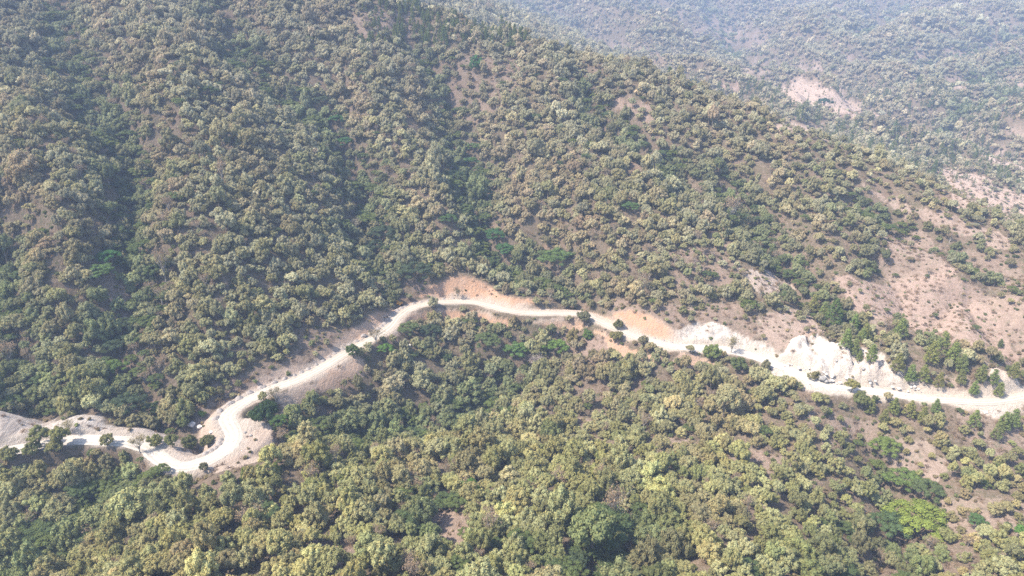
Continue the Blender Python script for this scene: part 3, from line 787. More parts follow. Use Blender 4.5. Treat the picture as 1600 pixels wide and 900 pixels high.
def build_tree(style, seed, lod=0):
    """returns (crown MB, trunk MB); crown radius about 1 unit = scaled later; built at real size for R=3.8"""
    rg = np.random.default_rng(seed)
    cr, tk = MB(), MB()
    if style == 'broad':
        Rr, H = 3.9, rg.uniform(6.2, 8.2); dome = rg.uniform(.62, 1.25)
        cz_ = H - Rr * dome
        nc = 40 if lod == 0 else 12
        pts = crown_points(rg, nc, dome, .34 if lod == 0 else .55)
        for p in pts:
            c = np.array([0, 0, cz_]) + p * Rr * .86
            r = Rr * rg.uniform(.15, .27) * (1 if lod == 0 else 1.75)
            vb = rg.uniform(-.16, .16); fl = rg.uniform(.75, 1.2); ye = rg.uniform(-.1, .5)
            core(cr, rg, c, r * .82, fl, .30 + vb)
            leaf_cards(cr, rg, c, r, 62 if lod == 0 else 22, .21 if lod == 0 else .42, fl, (.25 + vb, .95 + vb), yel=ye)
        tube(tk, [(0, 0, -1.0), (.1, 0, 1.2), (.2, .1, cz_ * .8), (.1, .2, cz_ + .8)], [.30, .24, .19, .08])
        for k in range(6 if lod == 0 else 0):
            t = rg.uniform(0, 6.28); q = pts[rg.integers(len(pts))] * Rr * .75 + np.array([0, 0, cz_])
            tube(tk, [(.15, .05, cz_ * rg.uniform(.4, .8)), (q[0] * .5, q[1] * .5, (cz_ + q[2]) * .5), q], [.13, .09, .04], 5)
    elif style == 'umbrella':
        Rr, H = 5.0, 7.6; cz_ = H - 2.2
        for k in range(46 if lod == 0 else 14):
            t = rg.uniform(0, 6.28); rr = math.sqrt(rg.random()) * Rr * (1 + .15 * math.sin(3 * t + seed))
            z = cz_ + 2.0 * (1 - (rr / Rr) ** 2) * rg.uniform(.7, 1.1) + rg.normal() * .25 - (rg.random() < .25) * 1.0
            c = np.array([rr * math.cos(t), rr * math.sin(t), z]); r = rg.uniform(.75, 1.3) * (1 if lod == 0 else 1.7)
            vb = rg.uniform(-.15, .15)
            core(cr, rg, c, r * .75, .5, .25 + vb)
            leaf_cards(cr, rg, c, r, 85 if lod == 0 else 26, .17 if lod == 0 else .4, .55, (.2 + vb, 1 + vb), up=.6, yel=.1)
        tube(tk, [(0, 0, -1.0), (.1, 0, 1.5), (0, .1, 3.2)], [.36, .28, .22])
        for k in range(7):
            t = k * .9 + rg.uniform(-.2, .2); q = rg.uniform(2, 3.8)
            tube(tk, [(0, .1, 3.0), (q * .5 * math.cos(t), q * .5 * math.sin(t), 4.6), (q * math.cos(t), q * math.sin(t), cz_ + .8)], [.18, .12, .05], 5)
    elif style == 'pine':
        H = 8.5; Rr = 2.5
        nl = 9 if lod == 0 else 5
        for i in range(nl):
            f = i / (nl - 1); z = 2.0 + f * (H - 2.4); rad = Rr * (1 - f) ** .75 * rg.uniform(.85, 1.1) + .35
            nb = max(3, int((8 if lod == 0 else 4) * (1 - f * .6)))
            for k in range(nb):
                t = 2 * math.pi * k / nb + rg.uniform(-.4, .4) + i; q = rad * rg.uniform(.45, .9)
                c = np.array([q * math.cos(t), q * math.sin(t), z + rg.uniform(-.3, .4)]); vb = rg.uniform(-.15, .15)
                core(cr, rg, c, .42, .8, .2 + vb)
                leaf_cards(cr, rg, c, rg.uniform(.55, .85) * (1 if lod == 0 else 1.3), 42 if lod == 0 else 18, .15 if lod == 0 else .3, .95, (.2 + vb, .9 + vb), up=.7, yel=.1)
                if lod == 0: tube(tk, [(0, 0, z - .3), c], [.06, .03], 4)
        tube(tk, [(0, 0, -1.0), (.05, 0, 3), (0, .05, H - .4)], [.22, .16, .04])
    elif style == 'dry':
        Rr, H = 3.2, 6.0
        tube(tk, [(0, 0, -1.0), (.1, 0, 1.0), (.1, .1, 2.6)], [.24, .18, .13])
        for k in range(9):
            t = rg.uniform(0, 6.28); q = rg.uniform(.8, 2.2); z = rg.uniform(3.4, 4.8)
            e = np.array([q * math.cos(t), q * math.sin(t), z])
            tube(tk, [(.1, .05, rg.uniform(1, 2.5)), e * .55 + np.array([0, 0, .6]), e], [.11, .07, .045], 4)
            for j in range(9):
                g_ = e + rg.normal(size=3) * np.array([.8, .8, .6]) + np.array([0, 0, .5])
                tube(tk, [e, g_], [.04, .018], 3)
                leaf_cards(cr, rg, g_, rg.uniform(.35, .6), 12, .13, 1.0, (.2, 1.0), yel=.4)
    elif style == 'shrub':
        Rr = 1.5
        for k in range(10 if lod == 0 else 5):
            t = rg.uniform(0, 6.28); q = rg.uniform(0, 1.1)
            c = np.array([q * math.cos(t), q * math.sin(t), rg.uniform(.5, 1.3)]); r = rg.uniform(.4, .7); vb = rg.uniform(-.15, .15)
            core(cr, rg, c, r * .7, .9, .25 + vb)
            leaf_cards(cr, rg, c, r, 36 if lod == 0 else 20, .16 if lod == 0 else .25, .9, (.2 + vb, .95 + vb), yel=.2)
        for k in range(4):
            t = k * 1.6; tube(tk, [(0, 0, -.5), (.5 * math.cos(t), .5 * math.sin(t), .9)], [.07, .03], 4)
    elif style == 'tuft':
        for k in range(70):
            t = rg.uniform(0, 6.28); q = rg.uniform(0, 1.1); l = rg.uniform(.3, .9)
            p = np.array([q * math.cos(t), q * math.sin(t), -.05]); e = p + np.array([rg.normal() * .35, rg.normal() * .35, l])
            w_ = np.array([math.sin(t), -math.cos(t), 0]) * rg.uniform(.04, .10)
            cr.add([p - w_, p + w_, e], [[0, 1, 2]], (rg.uniform(.2, 1), rg.uniform(0, .6), 0))
        tube(tk, [(0, 0, -.3), (0, 0, .4)], [.04, .02], 3)
    return cr, tk

PROTO = {}          # (style, variant) -> crown mesh, trunk mesh
def proto_parts(style, variant):
    k = (style, variant)
    if k not in PROTO:
        cr, tk = build_tree(style, 100 + variant * 7 + hash_style[style])
        PROTO[k] = (cr.mesh(style + '_crown', [M_LEAF]), tk.mesh(style + '_trunk', [M_PALEBARK if style == 'dry' else M_BARK], True))
    return PROTO[k]
hash_style = dict(broad=0, umbrella=1000, pine=2000, dry=3000, shrub=4000, tuft=5000)
NVAR = dict(broad=12, umbrella=4, pine=5, dry=4, shrub=4, tuft=3)

# whole-tree meshes that the woodland objects repeat
kit = bpy.data.collections.new('woodland_kit')
kit_index = {}
def add_kit(style, variant, lod):
    cr, tk = build_tree(style, 100 + variant * 7 + hash_style[style], lod)
    mb = MB()
    mb.add(np.vstack(cr.v), np.vstack(cr.f), np.vstack(cr.a), 0)
    mb.add(np.vstack(tk.v), np.vstack(tk.f), np.vstack(tk.a), 1)
    me = mb.mesh('kit', [M_LEAF, M_PALEBARK if style == 'dry' else M_BARK])
    nm = 'kit_%03d' % len(kit_index)
    ob = bpy.data.objects.new(nm, me); kit.objects.link(ob)
    kit_index[(style, variant, lod)] = len(kit_index)
for st, nv in NVAR.items():
    for v_ in range(nv):
        add_kit(st, v_, 0)
        if st in ('broad', 'pine', 'shrub', 'umbrella'): add_kit(st, v_, 1)

# ------------------------------------------------------------------ where the trees stand
def visible(x, y, z):
    """is the point in the frame (with a margin for a step to the side)"""
    u, v, d = project(x, y, z)
    return (u > -170) & (u < 1770) & (v > -110) & (v < 1060)

T_keys = ('gully', 'bare', 'soil', 'tree_d', 'shrub_d', 'road_d')
def ground_at(x, y):
    g = {k: bilerp(T[k], x, y) for k in T_keys}
    g['z'] = hgt(x, y); g['sx'] = bilerp(slope_x, x, y); g['sy'] = bilerp(slope_y, x, y)
    return g

COL = dict(olive=(.235, .222, .080), yellow=(.300, .262, .100), tan=(.330, .245, .140), grey=(.295, .290, .170), green=(.150, .180, .060), silver=(.34, .34, .24), brown=(.31, .195, .120))

for k_ in COL:
    m_ = sum(COL[k_]) / 3
    COL[k_] = tuple(.93 * c_ + .07 * m_ * g_ for c_, g_ in zip(COL[k_], (1.12, 1.0, .95)))

def tint_for(x, y, g, r1, r2):
    """what colour the leaves have: drier and yellower on the spurs, their sunlit flanks painted in as tan, greener in the gullies"""
    n1 = fbm(x / 42, y / 42, 3, 101); n2 = fbm(x / 16, y / 16, 2, 111)
    dry = .45 + .55 * n1 + .4 * n2 + 1.5 * np.clip(g['sx'], -.4, .5) + (r1 - .5) * .9 - .8 * g['gully']  # dryness, plus a slope term painting sun-facing flanks tan and yellow as if lit
    green = .30 + .45 * fbm(x / 30, y / 30, 2, 121) + .9 * g['gully'] + (r2 - .5) * .9
    fore = 1 - sstep(200, 330, y)
    cols = np.array([COL['green'], COL['olive'], COL['grey'], COL['yellow'], COL['tan'], COL['brown']])
    w = np.stack([sstep(.42, .95, green), np.full(x.shape, .55), .35 + .5 * sstep(.2, .6, n2 + .3) , sstep(.35, .9, dry) * (.7 + .5 * fore), sstep(.6, 1.2, dry) * .9 , sstep(.9, 1.4, dry) * .6], 1)
    w = w * (0.25 + np.random.default_rng(5).random(w.shape)) ** 2.2
    w /= w.sum(1)[:, None]
    c = w @ cols
    names_ = np.array(['green', 'olive green', 'grey-green', 'yellow-olive', 'tan', 'brown'])[w.argmax(1)]
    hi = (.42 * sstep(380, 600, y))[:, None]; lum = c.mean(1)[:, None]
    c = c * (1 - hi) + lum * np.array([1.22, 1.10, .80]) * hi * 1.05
    c = c * (1 + fore[:, None] * (np.array([1.03, 1.07, .80]) - 1))
    b = (np.exp(np.random.default_rng(6).normal(0, .17, len(x))))[:, None]
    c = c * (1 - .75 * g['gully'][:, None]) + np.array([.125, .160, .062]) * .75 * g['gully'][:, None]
    pat = (sstep(.12, .55, fbm(x / 28, y / 40, 3, 171)) * .36)[:, None]; c = c * (1 - pat) + np.array([.27, .195, .115]) * pat
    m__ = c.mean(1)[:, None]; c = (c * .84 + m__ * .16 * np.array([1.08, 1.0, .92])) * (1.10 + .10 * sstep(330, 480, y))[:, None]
    return c * b, names_

def scatter(xlo, xhi, ylo, yhi, s, jit=.42, seed=1):
    rg = np.random.default_rng(seed)
    xs = np.arange(xlo, xhi, s); ys = np.arange(ylo, yhi, s * .87)
    X, Y = np.meshgrid(xs, ys); X = X + (np.arange(len(ys)) % 2)[:, None] * s * .5
    X = X.ravel() + rg.uniform(-jit, jit, X.size) * s; Y = Y.ravel() + rg.uniform(-jit, jit, Y.size) * s
    z = hgt(X, Y)
    k = visible(X, Y, z)
    return X[k], Y[k]

trees = []      # arrays of x, y, scale, style, variant, tint, name
HAND = []       # trees placed one by one: u, v of the crown, radius in photo pixels, style, tint, words
HAND_GAIN = 1.55
def hand(u, v, r, style, tint, words): HAND.append((u, v, r, style, tint, words))
LIME, MIDG, DEEP = (.125, .150, .033), (.070, .088, .036), (.042, .056, .030)
hand(64, 690, 16, 'broad', (.12, .125, .05), 'olive tree between the two pale mounds'); hand(50, 707, 14, 'broad', (.105, .11, .045), 'dull olive tree hiding the road between mounds'); hand(86, 706, 14, 'broad', (.13, .125, .05), 'yellow-olive tree below the second pale mound'); hand(20, 716, 15, 'broad', (.12, .12, .05), 'olive tree at the frame edge below the road')
hand(1425, 815, 44, 'umbrella', LIME, 'large lime-green spreading tree in the gully'); hand(1383, 702, 24, 'umbrella', (.095, .12, .033), 'lime-green rounded tree beside pale brush')
hand(1410, 752, 26, 'umbrella', (.085, .115, .034), 'bright green spreading tree in the gully'); hand(1445, 768, 24, 'umbrella', MIDG, 'mid green flat-topped tree in the gully'); hand(1385, 822, 30, 'umbrella', (.06, .085, .035), 'dull green spreading tree beside the lime-green one')
hand(905, 884, 19, 'broad', DEEP, 'dark green compact tree near the bottom edge'); hand(735, 764, 17, 'broad', (.05, .095, .022), 'deep green round tree above a bare patch')
hand(650, 428, 26, 'umbrella', DEEP, 'dark green big tree just above the road bend'); hand(600, 368, 23, 'umbrella', DEEP, 'dark green flat tree up the gully from the bend'); hand(590, 388, 18, 'umbrella', DEEP, 'dark green lower tree in the gully above the bend')
hand(872, 408, 26, 'umbrella', (.07, .10, .035), 'wide flat-topped green tree above the road middle'); hand(760, 535, 21, 'umbrella', MIDG, 'mid green domed tree below the road middle')
hand(808, 550, 20, 'umbrella', (.07, .11, .035), 'grey-green domed tree in the ravine'); hand(868, 545, 20, 'umbrella', (.08, .12, .03), 'fresh green domed tree in the ravine'); hand(640, 517, 18, 'umbrella', MIDG, 'mid green low tree below the road bend')
hand(672, 520, 18, 'umbrella', DEEP, 'deep green low tree below the road bend'); hand(416, 650, 24, 'broad', (.026, .042, .018), 'very dark green dense tree beside the hairpin'); hand(440, 662, 18, 'umbrella', (.05, .08, .025), 'dull green tree beside the very dark one')
hand(918, 524, 9, 'broad', (.07, .105, .03), 'small vivid green tree below the road'); hand(552, 553, 12, 'broad', (.06, .08, .03), 'small deep green tree on the lower road edge'); hand(602, 546, 14, 'umbrella', (.07, .12, .03), 'small fresh green tree below the road')
hand(205, 632, 26, 'umbrella', DEEP, 'dark green flat tree above the hairpin gully'); hand(240, 640, 18, 'umbrella', MIDG, 'mid green flat tree above the hairpin gully'); hand(190, 540, 24, 'umbrella', DEEP, 'dark green tree in the deep gully'); hand(180, 577, 22, 'umbrella', (.07, .10, .03), 'olive flat tree in the deep gully')
hand(172, 405, 19, 'umbrella', (.04, .09, .03), 'emerald tree halfway up the deep gully'); hand(165, 428, 22, 'umbrella', (.065, .10, .035), 'grey-green flat tree halfway up the deep gully'); hand(195, 508, 16, 'umbrella', DEEP, 'dark round tree in the deep gully'); hand(1525, 815, 14, 'umbrella', (.06, .10, .035), 'small mid green tree on the pale dry slope')
hand(1592, 835, 12, 'broad', (.07, .13, .03), 'small fresh green tree near the corner'); hand(1295, 642, 9, 'shrub', LIME, 'small lime-green bush below the white bank'); hand(315, 644, 9, 'shrub', (.10, .15, .03), 'small lime-green bush above the hairpin')
hand(745, 108, 12, 'broad', (.04, .09, .03), 'dark green tree in the pink dry patch'); hand(762, 308, 15, 'umbrella', (.04, .08, .03), 'dark green tree in the middle gully'); hand(735, 255, 13, 'umbrella', (.05, .09, .03), 'green flat tree high in the middle gully')
hand(740, 232, 12, 'umbrella', (.06, .09, .03), 'dull green flat tree high in the middle gully'); hand(700, 345, 15, 'umbrella', (.05, .08, .03), 'dark flat tree above the road middle'); hand(775, 370, 18, 'umbrella', (.04, .08, .03), 'dark green flat tree low in the middle gully')
hand(790, 392, 17, 'umbrella', (.045, .085, .03), 'dark green tree under the middle gully'); hand(540, 225, 15, 'umbrella', (.04, .085, .03), 'dark green flat tree in the upper gully'); hand(528, 190, 14, 'umbrella', (.04, .08, .03), 'dark green tree higher in the upper gully'); hand(985, 325, 14, 'umbrella', (.06, .095, .035), 'green flat tree on the open spur')
hand(120, 140, 14, 'umbrella', DEEP, 'dark tree in the topmost gully'); hand(505, 160, 14, 'umbrella', DEEP, 'dark tree near the upper gully head'); hand(850, 110 + 290, 14, 'umbrella', MIDG, 'mid green tree above the road middle')
for (u, v) in ((385, 747), (407, 743), (434, 739)):
    hand(u, v, 13, 'pine', (.085, .105, .025), 'upright olive pine below the hairpin spoil')
hand(716, 463, 8, 'dry', (.09, .08, .045), 'thin small tree standing on the road edge'); hand(431, 622, 11, 'dry', (.12, .105, .06), 'thin leaning tree on the lower road edge'); hand(588, 532, 10, 'dry', (.12, .10, .05), 'small tan tree on the lower road edge')
hand(965, 508, 10, 'broad', (.09, .09, .04), 'slim olive tree over the white road'); hand(962, 528, 12, 'broad', (.12, .11, .045), 'slim yellow-olive tree below the white road'); hand(912, 503, 13, 'broad', (.09, .09, .05), 'grey-green tree overhanging the road'); hand(895, 528, 13, 'broad', (.13, .11, .05), 'tan tree below the overhanging one')
hand(1110, 553, 15, 'broad', (.10, .12, .04), 'olive tree in front of the white bank'); hand(1142, 545, 11, 'dry', (.14, .13, .07), 'thin pale tree in front of the white bank')
hand(1152, 572, 14, 'broad', (.075, .09, .035), 'dark olive tree below the white bank'); hand(1330, 607, 12, 'broad', (.15, .14, .05), 'yellow-olive tree in front of the white cliff'); hand(1345, 628, 15, 'broad', (.09, .10, .04), 'olive tree below the white cliff'); hand(1270, 588, 9, 'broad', (.12, .11, .05), 'small tree against the white rubble')
hand(270, 692, 12, 'broad', (.11, .115, .045), 'olive tree inside the hairpin'); hand(245, 690, 13, 'broad', (.13, .13, .05), 'pale olive tree inside the hairpin'); hand(300, 692, 15, 'broad', (.07, .075, .03), 'dark olive tree inside the hairpin'); hand(325, 690, 14, 'broad', (.08, .08, .035), 'dull olive tree at the hairpin inner edge')
hand(100, 695, 17, 'broad', (.12, .12, .045), 'large olive tree hiding the road'); hand(110, 672, 10, 'dry', (.16, .145, .07), 'thin pale tree against the white mound'); hand(170, 695, 12, 'broad', (.12, .115, .05), 'olive tree before the pale bank'); hand(219, 700, 13, 'dry', (.15, .13, .06), 'thin yellowish tree before the pale bank')
hand(320, 730, 8, 'broad', (.09, .09, .05), 'small grey tree on the outer road edge'); hand(1342, 560, 9, 'pine', (.10, .12, .035), 'lone small green tree on the bare slope'); hand(1455 + 107, 538, 7, 'pine', (.09, .11, .04), 'lone tiny tree low on the bare slope')
hand(1337 - 50, 163, 12, 'umbrella', (.03, .06, .035), 'dark round tree in front of the cleared hillside')
hand(560, 360, 12, 'dry', (.15, .14, .10), 'grey thin tree in the gully'); hand(940 - 100, 575, 14, 'dry', (.17, .15, .14), 'grey leafless tree in the ravine'); hand(1300, 500, 22, 'pine', (.065, .09, .03), 'tall dark pine at the edge of the bare slope')
for (u, v, r) in ((1285, 492, 13), (1270, 480, 14), (1320, 540, 15), (1332, 512, 14), (1350, 525, 14), (1333, 548, 14), (1405, 520, 16), (1470, 545, 18), (1452, 560, 18), (1486, 560, 17), (1500, 575, 15), (1400, 575, 16),
                  (1420, 590, 15), (1360, 560, 14), (1440, 590, 14), (1530, 590, 14), (1550, 595, 13), (1580, 590, 14), (1500, 595, 12), (1465, 600, 12), (1520, 610, 12), (1345, 530, 12), (1560, 610, 12), (1460, 640, 12), (1520, 660, 14), (1565, 665, 16), (1580, 660, 16), (1555, 680, 14), (1440, 655, 14), (1420, 645, 14), (1395, 640, 14), (1380, 655, 12), (1360, 640, 12)):
    hand(u, v, r, 'pine', (.105 + .035 * rng.random(), .125 + .025 * rng.random(), .045), 'feathery green pine beside the eroded slope' if v < 620 else 'feathery green pine below the white road')

hu = np.array([h[0] for h in HAND], float); hvv = np.array([h[1] + h[2] * .55 for h in HAND], float)
hx, hy, hz_, hok = hit(hu, hvv)
base_R = dict(broad=3.9, umbrella=5.2, pine=2.7, dry=2.6, shrub=1.6)
SPEC = []       # every tree as a tuple: x, y, z, sxy, sz, style, variant, tint, colour word, hand words
for k, h in enumerate(HAND):
    if not hok[k]: continue
    d = project(hx[k], hy[k], hz_[k])[2]
    rm = h[2] * d / FPX * (.72 if h[3] == 'pine' else 1)
    s = rm / base_R[h[3]]
    sz = s if h[3] != 'umbrella' else max(s * .85, .6)
    SPEC.append([hx[k], hy[k], float(hgt(hx[k], hy[k])), s, sz, h[3], k % NVAR[h[3]], h[4], None, h[5]])
hand_xy = np.array([(s[0], s[1], base_R[s[5]] * s[3]) for s in SPEC])

def clear_of_hand(x, y, f=.75):
    ok = np.ones(len(x), bool)
    for a, b, r in hand_xy:
        ok &= np.hypot(x - a, y - b) > r * f + 1.2
    return ok

def grow(xlo, xhi, ylo, yhi, sp_, seed, lodsplit, sc_mul=1.0, cond=None):
    x, y = scatter(xlo, xhi, ylo, yhi, sp_, seed=seed)
    if cond is not None:
        k = cond(x, y); x, y = x[k], y[k]
    g = ground_at(x, y)
    rg = np.random.default_rng(seed + 50)
    n_ = len(x)
    gap = fbm(x / 14, y / 14, 2, 131)
    gap2 = fbm(x / 5.5, y / 5.5, 2, 133)
    dens = g['tree_d'] * np.where(gap < -.34, .28, np.where(gap2 < -.45, .35, .97))
    right = sstep(1050, 1350, project(x, y, g['z'])[0]) * (y < 600)
    pu_, pv_, _ = project(x, y, g['z']); dens = np.where(inpoly(pu_, pv_, [(262, 712), (380, 688), (398, 752), (280, 768)]), 0, dens)
    dens = dens * (1 - .28 * right)
    ok = (rg.random(n_) < dens) & (g['soil'] < .35) & (g['road_d'] > 5.2) & clear_of_hand(x, y)
    x, y = x[ok], y[ok]; g = {k: v[ok] for k, v in g.items()}; n_ = len(x)
    r1, r2 = rg.random(n_), rg.random(n_)
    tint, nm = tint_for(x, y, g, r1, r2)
    sc = np.exp(rg.normal(-.06, .27, n_)) * sc_mul
    # hill shading of size: bigger in gullies, smaller on thin soils
    sc = sc * (1 + .25 * g['gully']) * (1 - .42 * np.clip(g['bare'] * 1.2, 0, 1)) * (1 - .22 * right[ok])
    sc *= np.where(g['road_d'] < 14, .72, 1)
    sz = sc * np.exp(rg.normal(0.10, .20, n_))
    u_, v_, d_ = project(x, y, g['z'])
    pick = rg.random(n_)
    style = np.array(['broad'] * n_, dtype=object)
    pdry = .055 + .12 * (g['bare'] > .3) + .05 * sstep(.2, .6, fbm(x / 25, y / 25, 2, 141))
    style[pick < pdry] = 'dry'
    umb = (pick > .985 - .32 * (g['gully'] > .45))
    style[umb] = 'umbrella'
    ridge_top = (y < 760) & (v_ < 75) & (u_ > 560) & (u_ < 880)
    valley = (y > 600) & (u_ > 1000) & (v_ > 130) & (v_ < 330)
    style[(ridge_top & (pick > .4)) | (valley & (pick > .65))] = 'pine'
    for i in range(n_):
        st = style[i]; t = tint[i]; s = sc[i]; z_ = sz[i]
        if st == 'umbrella':
            t = (.085 + .05 * r1[i], .115 + .045 * r1[i], .05); s *= .85; z_ = s * .85
        elif st == 'pine':
            t = (.10 + .05 * r1[i], .14 + .03 * r1[i], .055); s *= .95
        elif st == 'dry':
            t = (.28, .22, .15)
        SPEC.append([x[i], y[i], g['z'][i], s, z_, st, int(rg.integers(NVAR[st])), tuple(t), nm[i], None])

grow(-420, 520, 110, 470, 4.0, 11, None, .76)
grow(-700, 760, 470, 800, 4.1, 12, None, .76, lambda x, y: y > 470)
grow(-235, -118, 185, 224, 4.2, 21, None, .95, lambda x, y: hgt(x, y) < 1.0)
n_main = len(SPEC)
grow(-300, 1700, 800, 1500, 5.2, 13, None, .92)
grow(-200, 2600, 1500, 2900, 10.0, 14, None, 1.25)
print('trees', len(SPEC), 'main', n_main)

# ------------------------------------------------------------------ which trees show largest
sx_ = np.array([s[0] for s in SPEC]); sy_ = np.array([s[1] for s in SPEC]); sz_ = np.array([s[2] for s in SPEC])
srad = np.array([base_R[s[5]] * s[3] for s in SPEC]); shh = np.array([s[4] for s in SPEC])
cu, cv, cd = project(sx_, sy_, sz_ + 4.3 * shh)
rp = FPX * srad / cd
SCX = 4
zb = np.full((900 // SCX, 1600 // SCX), 1e9); idb = np.full(zb.shape, -1)
# terrain depth so that ridges hide what stands behind them
order = np.argsort(cd)
for i in order:
    if cu[i] + rp[i] < 0 or cu[i] - rp[i] > 1600 or cv[i] + rp[i] < 0 or cv[i] - rp[i] > 900 or cd[i] > 620: continue
    x0_, x1_ = int(max(0, (cu[i] - rp[i] * .9) / SCX)), int(min(1600 // SCX - 1, (cu[i] + rp[i] * .9) / SCX))
    y0_, y1_ = int(max(0, (cv[i] - rp[i] * .8) / SCX)), int(min(900 // SCX - 1, (cv[i] + rp[i] * .8) / SCX))
    if x1_ < x0_ or y1_ < y0_: continue
    sub = idb[y0_:y1_ + 1, x0_:x1_ + 1]; sub[sub < 0] = i
cnt = np.bincount(idb[idb >= 0], minlength=len(SPEC))

def tag(o, label, cat, group=None):
    o['label'] = label; o['category'] = cat
    if group: o['group'] = group

def pct_phrase(u, v):
    return '%d percent across and %d percent up the photo' % (round(u / 16), round((900 - v) / 9))

used_lab = set()
def unique(words, u, v):
    a = round(u / 16); b = round((900 - v) / 9)
    for da in (0, 1, -1, 2, -2):
        for db in (0, 1, -1):
            l = '%s, %d percent across, %d percent up' % (words, a + da, b + db)
            if l not in used_lab:
                used_lab.add(l); return l
    return l

road_at = lambda u: float(np.interp(u, *(lambda o: (road_u[o], road_v[o]))(np.argsort(road_u))))
CAT = dict(broad=('broadleaf_tree', 'tree', 'broadleaf trees of the dry woodland'), umbrella=('spreading_tree', 'tree', 'green flat-topped trees'), pine=('pine_tree', 'pine', 'pines on the slope'),
           dry=('bare_tree', 'tree', 'thin half-bare trees'), shrub=('bush', 'bush', 'bushes by the road'))
KINDW = dict(broad='tree', umbrella='flat tree', pine='pine', dry='half-bare tree', shrub='bush')
rz_rng = np.random.default_rng(77)
crown_first = {}
def place_tree(i):
    x, y, z, s, szv, st, var, tint, cw, words = SPEC[i]
    nm, cat, grp = CAT[st]; words_in = words
    root = bpy.data.objects.new(nm, None); root.empty_display_size = .5
    C.objects.link(root)
    root.location = (x, y, z - .1); root.rotation_euler = (0, 0, rz_rng.uniform(0, 6.28)); root.scale = (s, s, szv)
    cm, tm = proto_parts(st, var)
    c = bpy.data.objects.new('crown', cm); t = bpy.data.objects.new('trunk', tm)
    for q in (c, t):
        C.objects.link(q); q.parent = root
    c['tint'] = [float(a) * (HAND_GAIN if words_in else 1) for a in tint]
    rpx = FPX * base_R[st] * s / cd[i]
    uu, vv_ = min(max(cu[i], 0), 1600), min(max(cv[i], 0), 900)
    if words is None:
        size = 'large' if rpx > 24 else 'medium-sized' if rpx > 16 else 'small'
        dr = vv_ - road_at(uu)
        if math.hypot(uu - 1425, vv_ - 800) < 110: where = 'near the lime-green tree'
        elif math.hypot(uu - 370, vv_ - 690) < 75: where = 'around the road hairpin'
        elif abs(dr) < 32: where = 'close beside the road'
        elif dr < 0: where = 'above the white bank' if 1060 < uu < 1450 else 'uphill from the road'
        elif uu < 250 and vv_ < 860: where = 'under the pale mounds'
        elif uu > 1150: where = 'on the dry slope'
        elif 560 < uu < 1000 and vv_ < 640: where = 'by the shady ravine'
        elif vv_ > 840: where = 'near the bottom edge'
        else: where = 'in the lower woodland'
        if st != 'broad': cw = {'umbrella': 'green', 'pine': 'feathery green', 'dry': 'grey-brown'}[st]
        words = '%s %s %s %s' % (size, cw, KINDW[st], where)
    tag(root, unique(words, min(max(cu[i], 0), 1600), min(max(cv[i], 0), 900)), cat, grp)

hand_n = len(hand_xy)
chosen = set(range(hand_n))
for st, cap in (('broad', 300), ('umbrella', 120), ('dry', 150), ('pine', 180)):
    idx_ = [i for i in range(len(SPEC)) if SPEC[i][5] == st and cnt[i] > 0 and i not in chosen and (st == 'broad' or cd[i] < 620)]
    have = sum(1 for i in chosen if SPEC[i][5] == st)
    idx_.sort(key=lambda i: -cnt[i])
    chosen.update(idx_[:max(0, cap - have)])
for i in sorted(chosen): place_tree(i)
print('individual', len(chosen))

# ------------------------------------------------------------------ the rest of the woodland
def geo_group():
    ng = bpy.data.node_groups.new('woodland', 'GeometryNodeTree')
    ng.interface.new_socket('Geometry', in_out='INPUT', socket_type='NodeSocketGeometry')
    ng.interface.new_socket('Geometry', in_out='OUTPUT', socket_type='NodeSocketGeometry')
    N = ng.nodes; L = ng.links
    gi = N.new('NodeGroupInput'); go = N.new('NodeGroupOutput')
    ci = N.new('GeometryNodeCollectionInfo'); ci.inputs[0].default_value = kit; ci.inputs['Separate Children'].default_value = True; ci.inputs['Reset Children'].default_value = True
    ip = N.new('GeometryNodeInstanceOnPoints'); ip.inputs['Pick Instance'].default_value = True
    def na(nm, typ):
        a = N.new('GeometryNodeInputNamedAttribute'); a.data_type = typ; a.inputs[0].default_value = nm; return a.outputs[0]
    L.new(gi.outputs[0], ip.inputs['Points']); L.new(ci.outputs[0], ip.inputs['Instance'])
    L.new(na('pick', 'INT'), ip.inputs['Instance Index'])
    L.new(na('turn', 'FLOAT_VECTOR'), ip.inputs['Rotation']); L.new(na('size', 'FLOAT_VECTOR'), ip.inputs['Scale'])
    L.new(ip.outputs[0], go.inputs[0])
    return ng
NG = geo_group()

def mass(name, label, cat, rows):
    """rows: x, y, z, turn, sxy, sz, pick, tint"""
    if not rows: return
    a = np.array([(r[0], r[1], r[2]) for r in rows], np.float32)
    me = bpy.data.meshes.new(name); me.vertices.add(len(a)); me.vertices.foreach_set('co', a.ravel())
    t = me.attributes.new('turn', 'FLOAT_VECTOR', 'POINT'); t.data.foreach_set('vector', np.array([(r[8] if len(r) > 8 else 0, 0, r[3]) for r in rows], np.float32).ravel())
    t = me.attributes.new('size', 'FLOAT_VECTOR', 'POINT'); t.data.foreach_set('vector', np.array([(r[4], r[4], r[5]) for r in rows], np.float32).ravel())
    t = me.attributes.new('pick', 'INT', 'POINT'); t.data.foreach_set('value', np.array([r[6] for r in rows], np.int32))
    t = me.attributes.new('tint', 'FLOAT_COLOR', 'POINT'); t.data.foreach_set('color', np.array([(*r[7], 1) for r in rows], np.float32).ravel())
    o = bpy.data.objects.new(name, me); C.objects.link(o)
    md = o.modifiers.new('woodland', 'NODES'); md.node_group = NG
    o['kind'] = 'stuff'; o['label'] = label; o['category'] = cat
    return o

